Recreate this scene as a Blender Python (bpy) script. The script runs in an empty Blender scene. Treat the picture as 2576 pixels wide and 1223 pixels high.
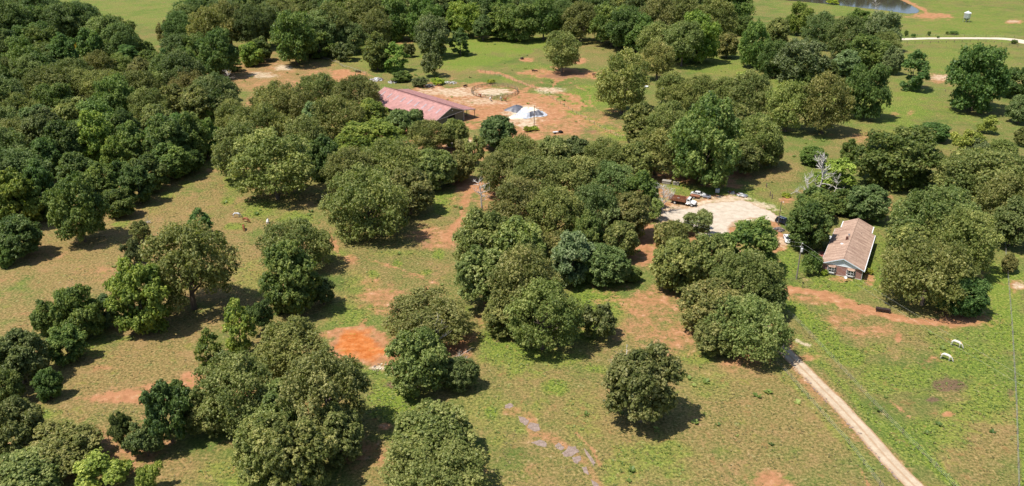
import bpy, bmesh, math, random
import numpy as np
from mathutils import Vector, Matrix
R_ = math.radians
random.seed(7)
rng = np.random.default_rng(7)
sc = bpy.context.scene
COL = sc.collection

# ------------------------------------------------------------------ camera, sky, sun, exposure
CAM_H = 92.0
PITCH = math.atan(0.45)
FPX = 2104.0           # focal length in units of the 2576 wide layout sheet
CX, CY = 1288.0, 611.5
cam_d = bpy.data.cameras.new('camera')
cam_d.sensor_width = 36.0
cam_d.lens = 36.0 * FPX / 2576.0
cam_d.clip_start = 1.0
cam_d.clip_end = 20000.0
cam = bpy.data.objects.new('camera', cam_d)
cam.location = (0, 0, CAM_H)
cam.rotation_euler = (math.pi / 2 - PITCH, 0, 0)
COL.objects.link(cam)
sc.camera = cam

SUN_EL = R_(64.0)
SHADOW_AZ = R_(24.0)   # direction in which shadows fall, measured from +X towards +Y
world = bpy.data.worlds.new('World')
sc.world = world
world.use_nodes = True
wn = world.node_tree
wn.nodes.clear()
w_out = wn.nodes.new('ShaderNodeOutputWorld')
w_bg = wn.nodes.new('ShaderNodeBackground')
w_sky = wn.nodes.new('ShaderNodeTexSky')
w_sky.sky_type = 'NISHITA'
w_sky.sun_disc = False
w_sky.sun_elevation = SUN_EL
w_sky.sun_rotation = math.atan2(-math.cos(SHADOW_AZ), -math.sin(SHADOW_AZ))
w_sky.altitude = 300
w_bg.inputs['Strength'].default_value = 0.115
wn.links.new(w_sky.outputs[0], w_bg.inputs[0])
wn.links.new(w_bg.outputs[0], w_out.inputs[0])
sun_d = bpy.data.lights.new('sun', 'SUN')
sun_d.energy = 5.0
sun_d.angle = R_(0.5)
sun_d.color = (1.0, 0.955, 0.88)
sun = bpy.data.objects.new('sun', sun_d)
sd = Vector((math.cos(SHADOW_AZ) * math.cos(SUN_EL), math.sin(SHADOW_AZ) * math.cos(SUN_EL), -math.sin(SUN_EL)))
sun.rotation_euler = sd.to_track_quat('-Z', 'Y').to_euler()
sun.location = (-60, 100, 160)
COL.objects.link(sun)
sc.view_settings.view_transform = 'Standard'
sc.view_settings.look = 'None'
sc.view_settings.exposure = 0.40
sc.view_settings.gamma = 1.0
sc.view_settings.use_curve_mapping = False
sc.cycles.max_bounces = 6
sc.cycles.diffuse_bounces = 3
sc.cycles.transparent_max_bounces = 8

# ------------------------------------------------------------------ survey helpers
SP, CP = math.sin(PITCH), math.cos(PITCH)
def P(x, y, z=0.0):
    """ground position surveyed from the layout sheet"""
    u = (x - CX) / FPX; v = (y - CY) / FPX
    t = (CAM_H - z) / (SP + v * CP)
    return Vector((u * t, (CP - v * SP) * t, z))
def sheet(X, Y):
    """layout sheet coordinates of ground positions (arrays)"""
    dep = Y * CP + CAM_H * SP
    up = Y * SP - CAM_H * CP
    ok = dep > 20
    dep = np.where(ok, dep, 20)
    sx = CX + FPX * X / dep
    sy = CY - FPX * up / dep
    return np.where(ok, sx, 1e5), np.where(ok, sy, 1e5), dep

def h2(ix, iy, seed):
    n = (ix.astype(np.int64) * 374761393 + iy.astype(np.int64) * 668265263 + seed * 974634777) & 0xffffffff
    n = ((n ^ (n >> 13)) * 1274126177) & 0xffffffff
    return ((n ^ (n >> 16)) & 0xffff) / 65535.0
def vnoise(x, y, seed=0):
    ix = np.floor(x); iy = np.floor(y); fx = x - ix; fy = y - iy
    fx = fx * fx * (3 - 2 * fx); fy = fy * fy * (3 - 2 * fy)
    a = h2(ix, iy, seed); b = h2(ix + 1, iy, seed); c = h2(ix, iy + 1, seed); d = h2(ix + 1, iy + 1, seed)
    return (a * (1 - fx) + b * fx) * (1 - fy) + (c * (1 - fx) + d * fx) * fy
def fbm(x, y, seed=0, oct=4):
    s = 0; a = .5; t = 0
    for o in range(oct):
        s = s + a * vnoise(x, y, seed + o * 17); t += a; a *= .55; x = x * 2.03 + 11.3; y = y * 2.03 + 5.1
    return s / t

# ------------------------------------------------------------------ object helpers
def tag(o, label=None, cat=None, group=None, kind=None):
    if label: o['label'] = label
    if cat: o['category'] = cat
    if group: o['group'] = group
    if kind: o['kind'] = kind
    return o
def link(name, me, parent=None, mat=None):
    o = bpy.data.objects.new(name, me)
    COL.objects.link(o)
    if mat is not None and me is not None and not me.materials: me.materials.append(mat)
    if parent is not None: o.parent = parent
    return o
def empty(name, loc, rz=0, label=None, cat=None, group=None):
    o = bpy.data.objects.new(name, None)
    o.empty_display_size = .3
    o.location = loc; o.rotation_euler = (0, 0, rz)
    COL.objects.link(o)
    return tag(o, label, cat, group)
def copy_tree(o, parent=None):
    c = o.copy(); COL.objects.link(c); c.parent = parent
    for ch in list(o.children): copy_tree(ch, c)
    return c
def np_mesh(name, verts, faces, smooth=False):
    """verts (n,3), faces (m,k) all of one size"""
    me = bpy.data.meshes.new(name)
    verts = np.asarray(verts, np.float32); faces = np.asarray(faces, np.int32)
    m, k = faces.shape
    me.vertices.add(len(verts)); me.vertices.foreach_set('co', verts.ravel())
    me.loops.add(m * k); me.loops.foreach_set('vertex_index', faces.ravel())
    me.polygons.add(m)
    me.polygons.foreach_set('loop_start', np.arange(0, m * k, k, dtype=np.int32))
    me.polygons.foreach_set('loop_total', np.full(m, k, np.int32))
    if smooth: me.polygons.foreach_set('use_smooth', np.ones(m, bool))
    me.update(calc_edges=True)
    return me

class MB:
    """collects boxes, tubes, prisms into one mesh"""
    def __init__(s): s.v = []; s.f = []
    def add(s, vs, fs):
        b = len(s.v); s.v += [tuple(v) for v in vs]; s.f += [tuple(i + b for i in f) for f in fs]; return s
    def box(s, x0, x1, y0, y1, z0, z1, M=None):
        vs = [Vector(p) for p in [(x0,y0,z0),(x1,y0,z0),(x1,y1,z0),(x0,y1,z0),(x0,y0,z1),(x1,y0,z1),(x1,y1,z1),(x0,y1,z1)]]
        if M is not None: vs = [M @ v for v in vs]
        return s.add(vs, [(0,3,2,1),(4,5,6,7),(0,1,5,4),(1,2,6,5),(2,3,7,6),(3,0,4,7)])
    def tube(s, pts, rad, n=6, cap=True):
        pts = [Vector(p) for p in pts]
        if not hasattr(rad, '__len__'): rad = [rad] * len(pts)
        b = []; 
        for i, p in enumerate(pts):
            d = (pts[min(i + 1, len(pts) - 1)] - pts[max(i - 1, 0)]).normalized()
            a = d.cross(Vector((0, 0, 1)))
            if a.length < .05: a = d.cross(Vector((1, 0, 0)))
            a.normalize(); c = d.cross(a)
            b += [p + (a * math.cos(2 * math.pi * k / n) + c * math.sin(2 * math.pi * k / n)) * rad[i] for k in range(n)]
        fs = []
        for i in range(len(pts) - 1):
            for k in range(n):
                fs.append((i * n + k, i * n + (k + 1) % n, (i + 1) * n + (k + 1) % n, (i + 1) * n + k))
        if cap: fs += [tuple(range(n))[::-1], tuple((len(pts) - 1) * n + k for k in range(n))]
        return s.add(b, fs)
    def lathe(s, prof, n=20, c=(0, 0, 0)):
        b = [(c[0] + r * math.cos(2 * math.pi * k / n), c[1] + r * math.sin(2 * math.pi * k / n), c[2] + z) for r, z in prof for k in range(n)]
        fs = []
        for i in range(len(prof) - 1):
            for k in range(n):
                fs.append((i * n + k, i * n + (k + 1) % n, (i + 1) * n + (k + 1) % n, (i + 1) * n + k))
        fs += [tuple(range(n))[::-1], tuple((len(prof) - 1) * n + k for k in range(n))]
        return s.add(b, fs)
    def prism(s, poly, y0, y1, axis='y', sc1=1.0):
        """poly in (x,z) extruded along y (or (y,z) along x)"""
        n = len(poly)
        if axis == 'y': vs = [(p[0], y0, p[1]) for p in poly] + [(p[0], y1, p[1]) for p in poly]
        else: vs = [(y0, p[0], p[1]) for p in poly] + [(y1, p[0], p[1]) for p in poly]
        fs = [tuple(range(n)), tuple(range(2 * n - 1, n - 1, -1))] + [(i, i + n, (i + 1) % n + n, (i + 1) % n) for i in range(n)]
        return s.add(vs, fs)
    def quad(s, a, b, c, d): return s.add([a, b, c, d], [(0, 1, 2, 3)])
    def mesh(s, name, bevel=0, smooth=False):
        me = bpy.data.meshes.new(name)
        me.from_pydata(s.v, [], s.f)
        bm = bmesh.new(); bm.from_mesh(me)
        bmesh.ops.recalc_face_normals(bm, faces=bm.faces)
        if bevel: bmesh.ops.bevel(bm, geom=bm.edges[:], offset=bevel, segments=2, affect='EDGES', profile=.6)
        bm.to_mesh(me); bm.free()
        if smooth:
            for p in me.polygons: p.use_smooth = True
        me.update(); return me
    def build(s, name, mat, parent=None, bevel=0, smooth=False):
        return link(name, s.mesh(name, bevel, smooth), parent, mat)

# ------------------------------------------------------------------ materials
def nodes(name):
    m = bpy.data.materials.new(name); m.use_nodes = True
    nt = m.node_tree; nt.nodes.clear()
    o = nt.nodes.new('ShaderNodeOutputMaterial')
    return m, nt, o
def N(nt, t, **k):
    n = nt.nodes.new('ShaderNode' + t)
    for a, b in k.items(): setattr(n, a, b)
    return n
def setin(n, **k):
    for a, b in k.items(): n.inputs[a.replace('_', ' ')].default_value = b
def noise(nt, scale, detail=3, rough=.6, vec=None, src='Object', dist=0):
    tc = N(nt, 'TexCoord')
    t = N(nt, 'TexNoise'); setin(t, Scale=scale, Detail=detail, Roughness=rough, Distortion=dist)
    nt.links.new(vec if vec is not None else tc.outputs[src], t.inputs['Vector'])
    return t.outputs['Fac']
def ramp(nt, fac, stops):
    r = N(nt, 'ValToRGB'); e = r.color_ramp.elements
    e[0].position, e[0].color = stops[0][0], (*stops[0][1], 1)
    e[1].position, e[1].color = stops[-1][0], (*stops[-1][1], 1)
    for p, c in stops[1:-1]:
        x = e.new(p); x.color = (*c, 1)
    nt.links.new(fac, r.inputs[0]); return r.outputs[0]
def mixc(nt, fac, a, b, mode='MIX'):
    m = N(nt, 'Mix', data_type='RGBA', blend_type=mode)
    for i, x in ((6, a), (7, b)):
        if isinstance(x, tuple): m.inputs[i].default_value = (*x, 1)
        else: nt.links.new(x, m.inputs[i])
    if isinstance(fac, (int, float)): m.inputs[0].default_value = fac
    else: nt.links.new(fac, m.inputs[0])
    return m.outputs[2]
def mth(nt, op, a, b=0.0, c=0.0, clamp=False):
    m = N(nt, 'Math', operation=op, use_clamp=clamp)
    for i, x in enumerate((a, b, c)):
        if isinstance(x, (int, float)): m.inputs[i].default_value = x
        else: nt.links.new(x, m.inputs[i])
    return m.outputs[0]
def sstep(nt, x, lo, hi):
    m = N(nt, 'MapRange', interpolation_type='SMOOTHSTEP')
    nt.links.new(x, m.inputs[0]); m.inputs[1].default_value = lo; m.inputs[2].default_value = hi
    return m.outputs[0]
def simple(name, col, rough=.6, metal=0, var=.25, scale=3, spec=.3, col2=None, bump=0):
    m, nt, o = nodes(name)
    b = N(nt, 'BsdfPrincipled'); setin(b, Roughness=rough, Metallic=metal); b.inputs['Specular IOR Level'].default_value = spec
    f = noise(nt, scale, 4, .65)
    c2 = col2 or tuple(c * (1 - var) for c in col)
    cc = ramp(nt, f, [(.35, c2), (.62, col)])
    nt.links.new(cc, b.inputs['Base Color'])
    if bump:
        bp = N(nt, 'Bump'); setin(bp, Strength=bump, Distance=.1); nt.links.new(noise(nt, scale * 4, 3), bp.inputs['Height']); nt.links.new(bp.outputs[0], b.inputs['Normal'])
    nt.links.new(b.outputs[0], o.inputs[0]); return m
def glass(name, col=(.02, .025, .03), rough=.08):
    m, nt, o = nodes(name)
    b = N(nt, 'BsdfPrincipled'); setin(b, Roughness=rough); b.inputs['Base Color'].default_value = (*col, 1); b.inputs['Specular IOR Level'].default_value = .6
    nt.links.new(b.outputs[0], o.inputs[0]); return m

def leaf_mat(name, dark, mid, light, trans=.28, rough=.5):
    """leaf tone: each leaf spray and each tuft has its own pigment value, the object colour tints the species"""
    m, nt, o = nodes(name)
    a = N(nt, 'Attribute', attribute_name='tone'); oi = N(nt, 'ObjectInfo')
    c = ramp(nt, a.outputs['Fac'], [(.0, dark), (.5, mid), (1., light)])
    c = mixc(nt, 1.0, c, oi.outputs['Color'], 'MULTIPLY')
    hv = N(nt, 'HueSaturation'); nt.links.new(c, hv.inputs['Color'])
    nt.links.new(mth(nt, 'MULTIPLY_ADD', oi.outputs['Random'], .022, .489), hv.inputs['Hue'])
    nt.links.new(mth(nt, 'MULTIPLY_ADD', oi.outputs['Random'], .25, .88), hv.inputs['Value'])
    b = N(nt, 'BsdfPrincipled'); setin(b, Roughness=rough); b.inputs['Specular IOR Level'].default_value = .25
    nt.links.new(hv.outputs[0], b.inputs['Base Color'])
    t = N(nt, 'BsdfTranslucent'); nt.links.new(mixc(nt, 1.0, hv.outputs[0], (1.25, 1.35, .6), 'MULTIPLY'), t.inputs[0])
    mx = N(nt, 'MixShader'); mx.inputs[0].default_value = trans
    nt.links.new(b.outputs[0], mx.inputs[1]); nt.links.new(t.outputs[0], mx.inputs[2]); nt.links.new(mx.outputs[0], o.inputs[0])
    return m
M = {}
M['oak'] = leaf_mat('oak_leaves', (.078, .112, .028), (.200, .232, .070), (.46, .45, .185), .37)
M['green'] = leaf_mat('broadleaf_leaves', (.062, .118, .026), (.155, .225, .050), (.35, .41, .11), .38)
M['pine'] = leaf_mat('needle_leaves', (.036, .070, .024), (.088, .138, .040), (.17, .225, .07), .22)
M['bark'] = simple('bark', (.16, .12, .09), .9, var=.5, scale=2)
M['deadwood'] = simple('dead_wood', (.60, .55, .49), .85, var=.4, scale=3)
M['post'] = simple('weathered_post_wood', (.20, .15, .11), .9, var=.4, scale=4)
M['greywood'] = simple('grey_rail_wood', (.36, .32, .27), .9, var=.4, scale=3)
M['wire'] = simple('galvanised_wire', (.42, .41, .37), .8, 0)
M['white'] = simple('white_paint', (.80, .80, .79), .45, var=.08)
M['oldwhite'] = simple('dull_white_paint', (.66, .66, .64), .5, var=.3, scale=2)
M['black'] = simple('black_rubber', (.025, .025, .026), .8)
M['steel'] = simple('galvanised_steel', (.60, .63, .66), .35, .75, var=.15)
M['rust'] = simple('rusty_steel', (.28, .115, .06), .85, var=.55, scale=2.2)
M['rustlight'] = simple('rusty_bed_floor', (.43, .20, .12), .85, var=.4, scale=1.6)
M['glass'] = glass('window_glass')
M['carglass'] = glass('car_glass', (.015, .017, .02), .05)

# ------------------------------------------------------------------ ground: one sheet with soil and grass zones
EL, LN = 'E', 'L'
zones = {
 'dry': [('E',360,640,520,270,.85),('E',260,960,330,150,.85),('E',1050,610,330,260,.48),('E',1560,1090,620,260,.58),('E',1880,1040,260,200,.66),('E',2060,1060,130,220,.6),
         ('E',2460,1110,130,150,.7),('E',2250,860,160,70,.55),('E',690,190,190,60,1.),('E',1450,310,150,50,.7),('E',1150,180,120,14,.5),
         ('E',2180,345,80,30,.7),('E',1900,440,110,30,.7),('E',1700,860,250,110,.55),('E',1480,120,90,40,.45),('E',350,1200,260,60,.6),('E',950,1180,120,80,.6)],
 'clay': [('E',1290,285,160,52,1.),('E',1150,240,110,28,.95),('E',1420,315,130,32,.62),('E',1290,340,80,22,.9),('E',885,192,70,15,.95),('E',680,195,130,40,.42),
          ('E',800,180,60,20,.35),('L',[(1205,178),(1260,185),(1300,203),(1345,220),(1390,228),(1432,238),(1471,267)],5,.85),('L',[(1340,215),(1300,240),(1280,262)],8,.7),
          ('L',[(1405,180),(1400,205),(1385,228)],4,.7),('L',[(1431,207),(1481,233),(1485,263),(1520,290)],3,.6),
          ('E',1420,186,75,13,.9),('E',1345,182,42,7,.8),('E',1500,190,32,8,.8),('E',1325,149,22,6,.9),('E',1456,152,17,9,.85),('E',1362,207,7,5,.7),
          ('E',1025,102,60,8,.5),('E',2340,41,48,8,.95),('L',[(2264,-4),(2290,8),(2325,24),(2335,40)],5,.9),('E',2547,55,19,5,.9),('E',2372,198,42,12,.85),
          ('E',2250,286,12,12,.45),('E',2292,283,12,6,.5),('E',2180,345,40,12,.5),
          ('E',1800,446,72,24,.95),('E',1690,442,130,16,.85),('E',1600,470,90,40,.7),('E',1620,600,60,55,.85),('E',1560,620,90,50,.7),('E',1780,600,90,60,.7),
          ('E',1178,470,36,22,1.),('L',[(1188,458),(1172,500),(1160,560),(1130,600)],14,.8),('E',1095,600,50,26,.62),('E',915,866,82,42,1.9),('E',940,890,60,30,.9),
          ('E',1152,868,42,34,.8),('E',1010,968,24,8,.7),('E',1640,755,115,42,.55),('E',1680,850,110,60,.5),('E',1330,800,120,60,.5),('E',1340,480,160,90,.55),
          ('L',[(1975,727),(2040,735),(2110,755),(2200,785),(2300,808),(2400,812)],14,.95),('E',2420,795,70,32,.8),('E',2060,750,90,16,.6),
          ('L',[(2450,790),(2475,720),(2455,680)],10,.9),('L',[(1945,548),(1966,600),(1968,622),(1940,632)],11,.85),('L',[(1650,515),(1700,515),(1760,512),(1800,498),(1860,506)],10,.9),
          ('E',1740,560,110,50,.75),('E',2550,560,50,50,.6),('E',2230,520,16,30,.8),('E',2110,700,30,9,.6),('E',2185,700,12,16,.7),('E',1975,504,20,8,.7),
          ('E',310,1000,115,17,.95),('E',400,975,50,14,.8),('E',480,960,25,20,.8),('E',260,925,40,7,.6),('E',90,790,40,5,.6),('E',45,705,50,10,.35),('E',245,690,50,20,.35),('E',120,640,60,20,.3),
          ('L',[(830,585),(856,650)],6,.6),('E',885,650,20,9,.7),('E',960,742,75,42,.52),('E',990,785,52,18,.7),('E',1070,725,14,6,.7),('E',1030,700,70,12,.35),('E',540,420,80,16,.3),
          ('L',[(930,655),(1000,675),(1065,700),(1100,715)],5,.6),('E',1020,770,60,26,.5),('E',985,920,40,26,.6),('E',1310,1180,60,30,.3),('E',970,1075,16,10,.7),
          ('L',[(1270,1030),(1330,1045),(1350,1090),(1395,1105),(1460,1150),(1505,1223)],15,.5),('L',[(1450,1090),(1490,1130),(1510,1170)],6,.7),('L',[(1620,790),(1665,858)],7,.55),('E',1590,782,16,5,.7),
          ('E',1940,1210,60,22,.6),('L',[(2165,1180),(2185,1223)],5,.6),('E',2030,900,30,10,.6),('E',1880,900,60,30,.6),
          ('E',2260,850,9,15,.8),('E',2340,905,24,12,.7),('E',2380,1043,15,7,.9),('E',2195,830,60,18,.62),('E',2120,800,60,16,.5),('L',[(2240,1010),(2290,1050)],6,.6),('E',2560,722,18,14,.8),('E',2545,1000,12,16,.5),
          ('E',560,235,40,24,.8),('E',720,300,160,60,.5),('E',1000,330,90,30,.8),('E',1140,372,70,30,.7),('E',700,1020,90,50,.6),('E',330,1120,120,70,.5),('E',60,1140,100,80,.4),('E',880,1130,90,50,.5),('E',1180,1170,90,60,.5),
          ('L',[(1935,845),(1975,885),(2040,950),(2100,1010),(2170,1085),(2240,1160),(2330,1255)],30,.5)],
 'sand': [('E',1835,532,95,26,1.),('E',1745,545,60,18,.9),('L',[(1900,795),(1938,847),(1978,887),(2040,949),(2102,1011),(2170,1083),(2238,1160),(2300,1223)],13,.9),('E',1140,232,70,12,.62),('E',1215,254,60,10,.5),('E',1236,234,40,10,.8),('E',1320,292,44,26,.8),('E',1385,228,40,9,.6),('E',715,171,22,7,.8),('E',662,188,30,8,.6),('E',1700,545,60,30,.7),
          ('E',2372,196,38,8,.6),('E',2547,54,14,3,.6),('E',960,925,26,6,.8),('E',1970,606,14,12,.6),('L',[(2005,855),(2035,870)],6,.7),('E',2562,720,12,10,.7),('E',1155,365,30,12,.8)],
 'lush': [('L',[(480,425),(540,415),(580,418)],13,.95),('E',590,448,26,48,.85),('E',470,462,20,9,.7),('E',420,490,26,9,.8),('E',575,505,20,12,.8),('E',655,525,60,24,.85),('E',745,548,55,16,.85),('E',310,566,26,10,.7),
          ('E',590,570,20,8,.8),('E',385,520,40,12,.4),('E',630,700,40,40,.5),('E',1110,498,34,20,.9),('E',1110,532,26,16,.8),('E',1105,641,14,14,.8),('E',1000,663,12,12,1.),('E',940,690,18,13,.9),('E',900,730,60,40,.5),
          ('E',1070,688,14,7,.8),('E',850,640,40,14,.5),('E',1000,636,60,10,.5),('E',880,790,60,40,.6),('E',935,770,12,8,.9),('E',1000,1012,68,52,1.),('E',950,930,50,24,.5),('E',1310,880,85,60,.75),('E',1250,850,46,40,.8),('E',1260,1040,120,60,.4),
          ('E',1500,740,75,70,1.),('E',1460,800,60,80,.9),('E',1400,905,60,22,.7),('E',1235,1037,18,14,1.),('E',1250,1110,40,30,.6),('E',1400,975,34,18,.9),('E',1500,930,40,14,.8),('E',1610,1150,110,50,.6),('E',1760,900,50,20,.7),('E',1780,960,60,40,.4),
          ('E',1470,1060,60,80,.35),('E',1560,1180,60,50,.6),('L',[(1990,770),(2060,830),(2100,880),(2140,900)],32,.95),('E',2200,880,40,20,.6),('E',2250,960,120,48,.7),('E',2430,900,110,80,.68),('E',2490,1000,70,60,.8),('E',2340,1090,110,62,.7),('E',2400,1040,60,30,.7),
          ('L',[(2290,1110),(2340,1160),(2400,1223)],20,.95),('E',2520,760,62,120,.95),('L',[(2574,840),(2578,1223)],16,.9),('E',2100,760,60,20,.5),
          ('E',1240,118,130,24,.9),('E',1180,150,110,26,.75),('E',1330,105,120,12,.8),('E',1470,250,90,34,.8),('L',[(1360,235),(1440,285),(1560,345)],20,.85),('E',1390,190,80,10,.6),('E',1280,200,30,8,.6),('E',1330,170,60,12,.5),
          ('E',1800,170,120,30,.5),('E',1990,200,60,60,.5),('E',2250,280,160,60,.6),('E',1780,490,120,20,.8),('E',1700,470,40,14,.9),('E',1920,520,60,28,.6),('E',1900,590,50,40,.7),('E',2100,715,120,26,.75),('E',2200,640,30,90,.5),('E',1980,665,30,40,.8),
          ('E',950,130,140,60,.5),('E',300,30,500,45,.45),('E',2150,22,300,26,.4),('E',2420,60,180,60,.55),('E',2400,150,180,40,.5),('L',[(2010,850),(2080,930),(2160,1010),(2300,1160)],20,.6),('L',[(1960,930),(2060,1030),(2190,1180)],14,.5),
          ('E',150,900,60,60,.4),('E',240,860,40,40,.6),('L',[(230,870),(330,850)],10,.6),('E',110,1040,40,18,.7),('E',590,1200,90,40,.6)],
 'mulch': [('E',2390,970,38,17,.95),('E',2345,1007,22,9,.8),('E',2330,980,20,8,.4),('E',1000,968,30,9,.9),('E',1420,188,50,9,.6),('E',1940,585,30,12,.3),('E',2540,990,12,14,.6),('E',1480,330,30,6,.5),('E',1150,890,24,14,.6),('E',2400,800,60,20,.4),('E',1070,605,20,18,.4)],
}
def zone_values(X, Y):
    sx, sy, dep = sheet(X, Y)
    w1 = fbm(X / 7, Y / 7, 3); w2 = fbm(X / 2.2, Y / 2.2, 9, 3); out = {}
    for ch, lst in zones.items():
        acc = np.zeros_like(X)
        for z in lst:
            if z[0] == 'E':
                _, cx, cy, rx, ry, st = z
                d = np.sqrt(((sx - cx) / rx) ** 2 + ((sy - cy) / ry) ** 2)
                soft = .55
            else:
                _, pts, hw, st = z
                d = np.full_like(X, 1e3)
                for (ax, ay), (bx, by) in zip(pts[:-1], pts[1:]):
                    vx, vy = bx - ax, by - ay
                    t = np.clip(((sx - ax) * vx + (sy - ay) * vy) / (vx * vx + vy * vy), 0, 1)
                    d = np.minimum(d, np.hypot(sx - ax - t * vx, (sy - ay - t * vy) * 1.4) / hw)
                soft = .5
            dd = d + (w1 - .5) * 1.7 + (w2 - .5) * .9
            k = np.clip((1 + soft - dd) / (2 * soft), 0, 1)
            acc = np.maximum(acc, st * k * k * (3 - 2 * k))
        out[ch] = acc
    return out
ys = np.concatenate([[-7000, -2500, -900, -300, -60], np.arange(20, 100, 8), 100 * np.exp(np.arange(0, 430) * .0047), [900, 1100, 1500, 2200, 3500, 6000, 12000]])
us = np.concatenate([[-40, -14, -5, -2.2, -1.4], np.linspace(-1, 1, 561), [1.4, 2.2, 5, 14, 40]])
YY, UU = np.meshgrid(ys, us, indexing='ij')
HW = np.clip(.66 * YY + 28, 80, 700)
XX = UU * HW
XX = np.where(np.abs(UU) > 30, np.sign(UU) * 12000, XX)
ny, nx = XX.shape
idx = np.arange(ny * nx).reshape(ny, nx)
gf = np.stack([idx[:-1, :-1], idx[:-1, 1:], idx[1:, 1:], idx[1:, :-1]], -1).reshape(-1, 4)
gv = np.stack([XX.ravel(), YY.ravel(), np.zeros(ny * nx)], -1)
gme = np_mesh('ground', gv, gf)
ZV = zone_values(XX.ravel(), YY.ravel())
for k in ('dry', 'clay', 'sand', 'lush', 'mulch'):
    a = gme.attributes.new(k, 'FLOAT', 'POINT'); a.data.foreach_set('value', ZV[k].astype(np.float32))

def ground_mat():
    m, nt, o = nodes('pasture_soil')
    tc = N(nt, 'TexCoord').outputs['Object']
    def at(n): return N(nt, 'Attribute', attribute_name=n).outputs['Fac']
    n_f = noise(nt, 1.9, 5, .78, tc); n_m = noise(nt, .55, 4, .65, tc); n_l = noise(nt, .045, 4, .6, tc); n_g = noise(nt, 7, 2, .6, tc); n_k = noise(nt, .13, 8, .72, tc)
    green = ramp(nt, n_f, [(.36, (.045, .072, .018)), (.5, (.130, .165, .042)), (.62, (.25, .255, .080))])
    n_x = noise(nt, .022, 6, .72, tc, dist=.8)
    green = mixc(nt, mth(nt, 'MULTIPLY', sstep(nt, n_x, .44, .60), .6), green, (.075, .115, .028))
    green = mixc(nt, sstep(nt, mth(nt, 'MULTIPLY_ADD', n_k, .5, mth(nt, 'MULTIPLY', n_l, .5)), .42, .58), green, ramp(nt, n_f, [(.37, (.080, .085, .026)), (.62, (.29, .235, .092))]))
    dryc = ramp(nt, n_f, [(.36, (.085, .070, .026)), (.5, (.240, .170, .072)), (.64, (.42, .30, .14))])
    dryc = mixc(nt, sstep(nt, n_m, .50, .72), dryc, ramp(nt, n_f, [(.37, (.055, .075, .020)), (.62, (.22, .215, .065))]))
    dryc = mixc(nt, mth(nt, 'MULTIPLY', sstep(nt, n_k, .48, .64), .6), dryc, (.34, .215, .11))
    lushc = ramp(nt, n_f, [(.36, (.050, .092, .016)), (.5, (.150, .210, .036)), (.64, (.31, .34, .075))])
    clayc = ramp(nt, n_m, [(.3, (.33, .155, .085)), (.55, (.45, .225, .125)), (.75, (.55, .32, .20))])
    clayc = mixc(nt, mth(nt, 'MULTIPLY', sstep(nt, n_g, .5, .7), .3), clayc, (.27, .12, .06))
    clayc = mixc(nt, mth(nt, 'SUBTRACT', at('clay'), 1.0, clamp=True), clayc, ramp(nt, n_m, [(.38, (.44, .125, .04)), (.6, (.60, .22, .085))]))
    sandc = ramp(nt, n_m, [(.3, (.42, .31, .20)), (.7, (.64, .53, .39))])
    mulc = ramp(nt, n_f, [(.3, (.085, .05, .036)), (.7, (.22, .135, .095))])
    def fac(name, sharp=.16, amp=.75):
        j = mth(nt, 'ADD', mth(nt, 'MULTIPLY', mth(nt, 'SUBTRACT', n_m, .5), amp), mth(nt, 'MULTIPLY', mth(nt, 'SUBTRACT', n_f, .5), amp * 1.1))
        return sstep(nt, mth(nt, 'ADD', at(name), j), .5 - sharp, .5 + sharp)
    c = mixc(nt, fac('dry', .45, 1.3), green, dryc)
    c = mixc(nt, mth(nt, 'MULTIPLY', fac('lush', .42, 1.5), .82), c, lushc)
    cl = mth(nt, 'ADD', mth(nt, 'ADD', at('clay'), mth(nt, 'MULTIPLY', mth(nt, 'SUBTRACT', n_m, .5), 1.3)), mth(nt, 'ADD', mth(nt, 'MULTIPLY', mth(nt, 'SUBTRACT', n_f, .5), 1.0), mth(nt, 'MULTIPLY', mth(nt, 'SUBTRACT', n_k, .5), 1.6)))
    c = mixc(nt, mth(nt, 'MULTIPLY', sstep(nt, cl, .12, .88), .92), c, clayc)
    c = mixc(nt, fac('sand', .4, 1.2), c, sandc)
    c = mixc(nt, mth(nt, 'MULTIPLY', fac('mulch', .3, .6), .85), c, mulc)
    # scattered rusty, yellow and dark plant patches
    n_p = noise(nt, .33, 6, .75, tc, dist=.4); n_q = noise(nt, .62, 5, .7, tc, dist=.6)
    c = mixc(nt, mth(nt, 'MULTIPLY', sstep(nt, n_p, .56, .68), .50), c, (.30, .155, .075))
    c = mixc(nt, mth(nt, 'MULTIPLY', sstep(nt, n_q, .58, .70), .55), c, (.060, .090, .022))
    c = mixc(nt, mth(nt, 'MULTIPLY', mth(nt, 'SUBTRACT', 1.0, sstep(nt, n_p, .33, .44)), .40), c, (.24, .25, .05))
    hs = N(nt, 'HueSaturation'); hs.inputs['Saturation'].default_value = 1.06; hs.inputs['Value'].default_value = .90; nt.links.new(c, hs.inputs['Color']); c = hs.outputs[0]
    b = N(nt, 'BsdfPrincipled'); setin(b, Roughness=.95); b.inputs['Specular IOR Level'].default_value = .1
    nt.links.new(c, b.inputs['Base Color'])
    bp = N(nt, 'Bump'); setin(bp, Strength=.7, Distance=.22)
    nt.links.new(mth(nt, 'ADD', n_f, mth(nt, 'MULTIPLY', n_m, .8)), bp.inputs['Height']); nt.links.new(bp.outputs[0], b.inputs['Normal'])
    nt.links.new(b.outputs[0], o.inputs[0]); return m
M['ground'] = ground_mat()
g = link('ground', gme, None, M['ground']); g['kind'] = 'structure'

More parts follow.
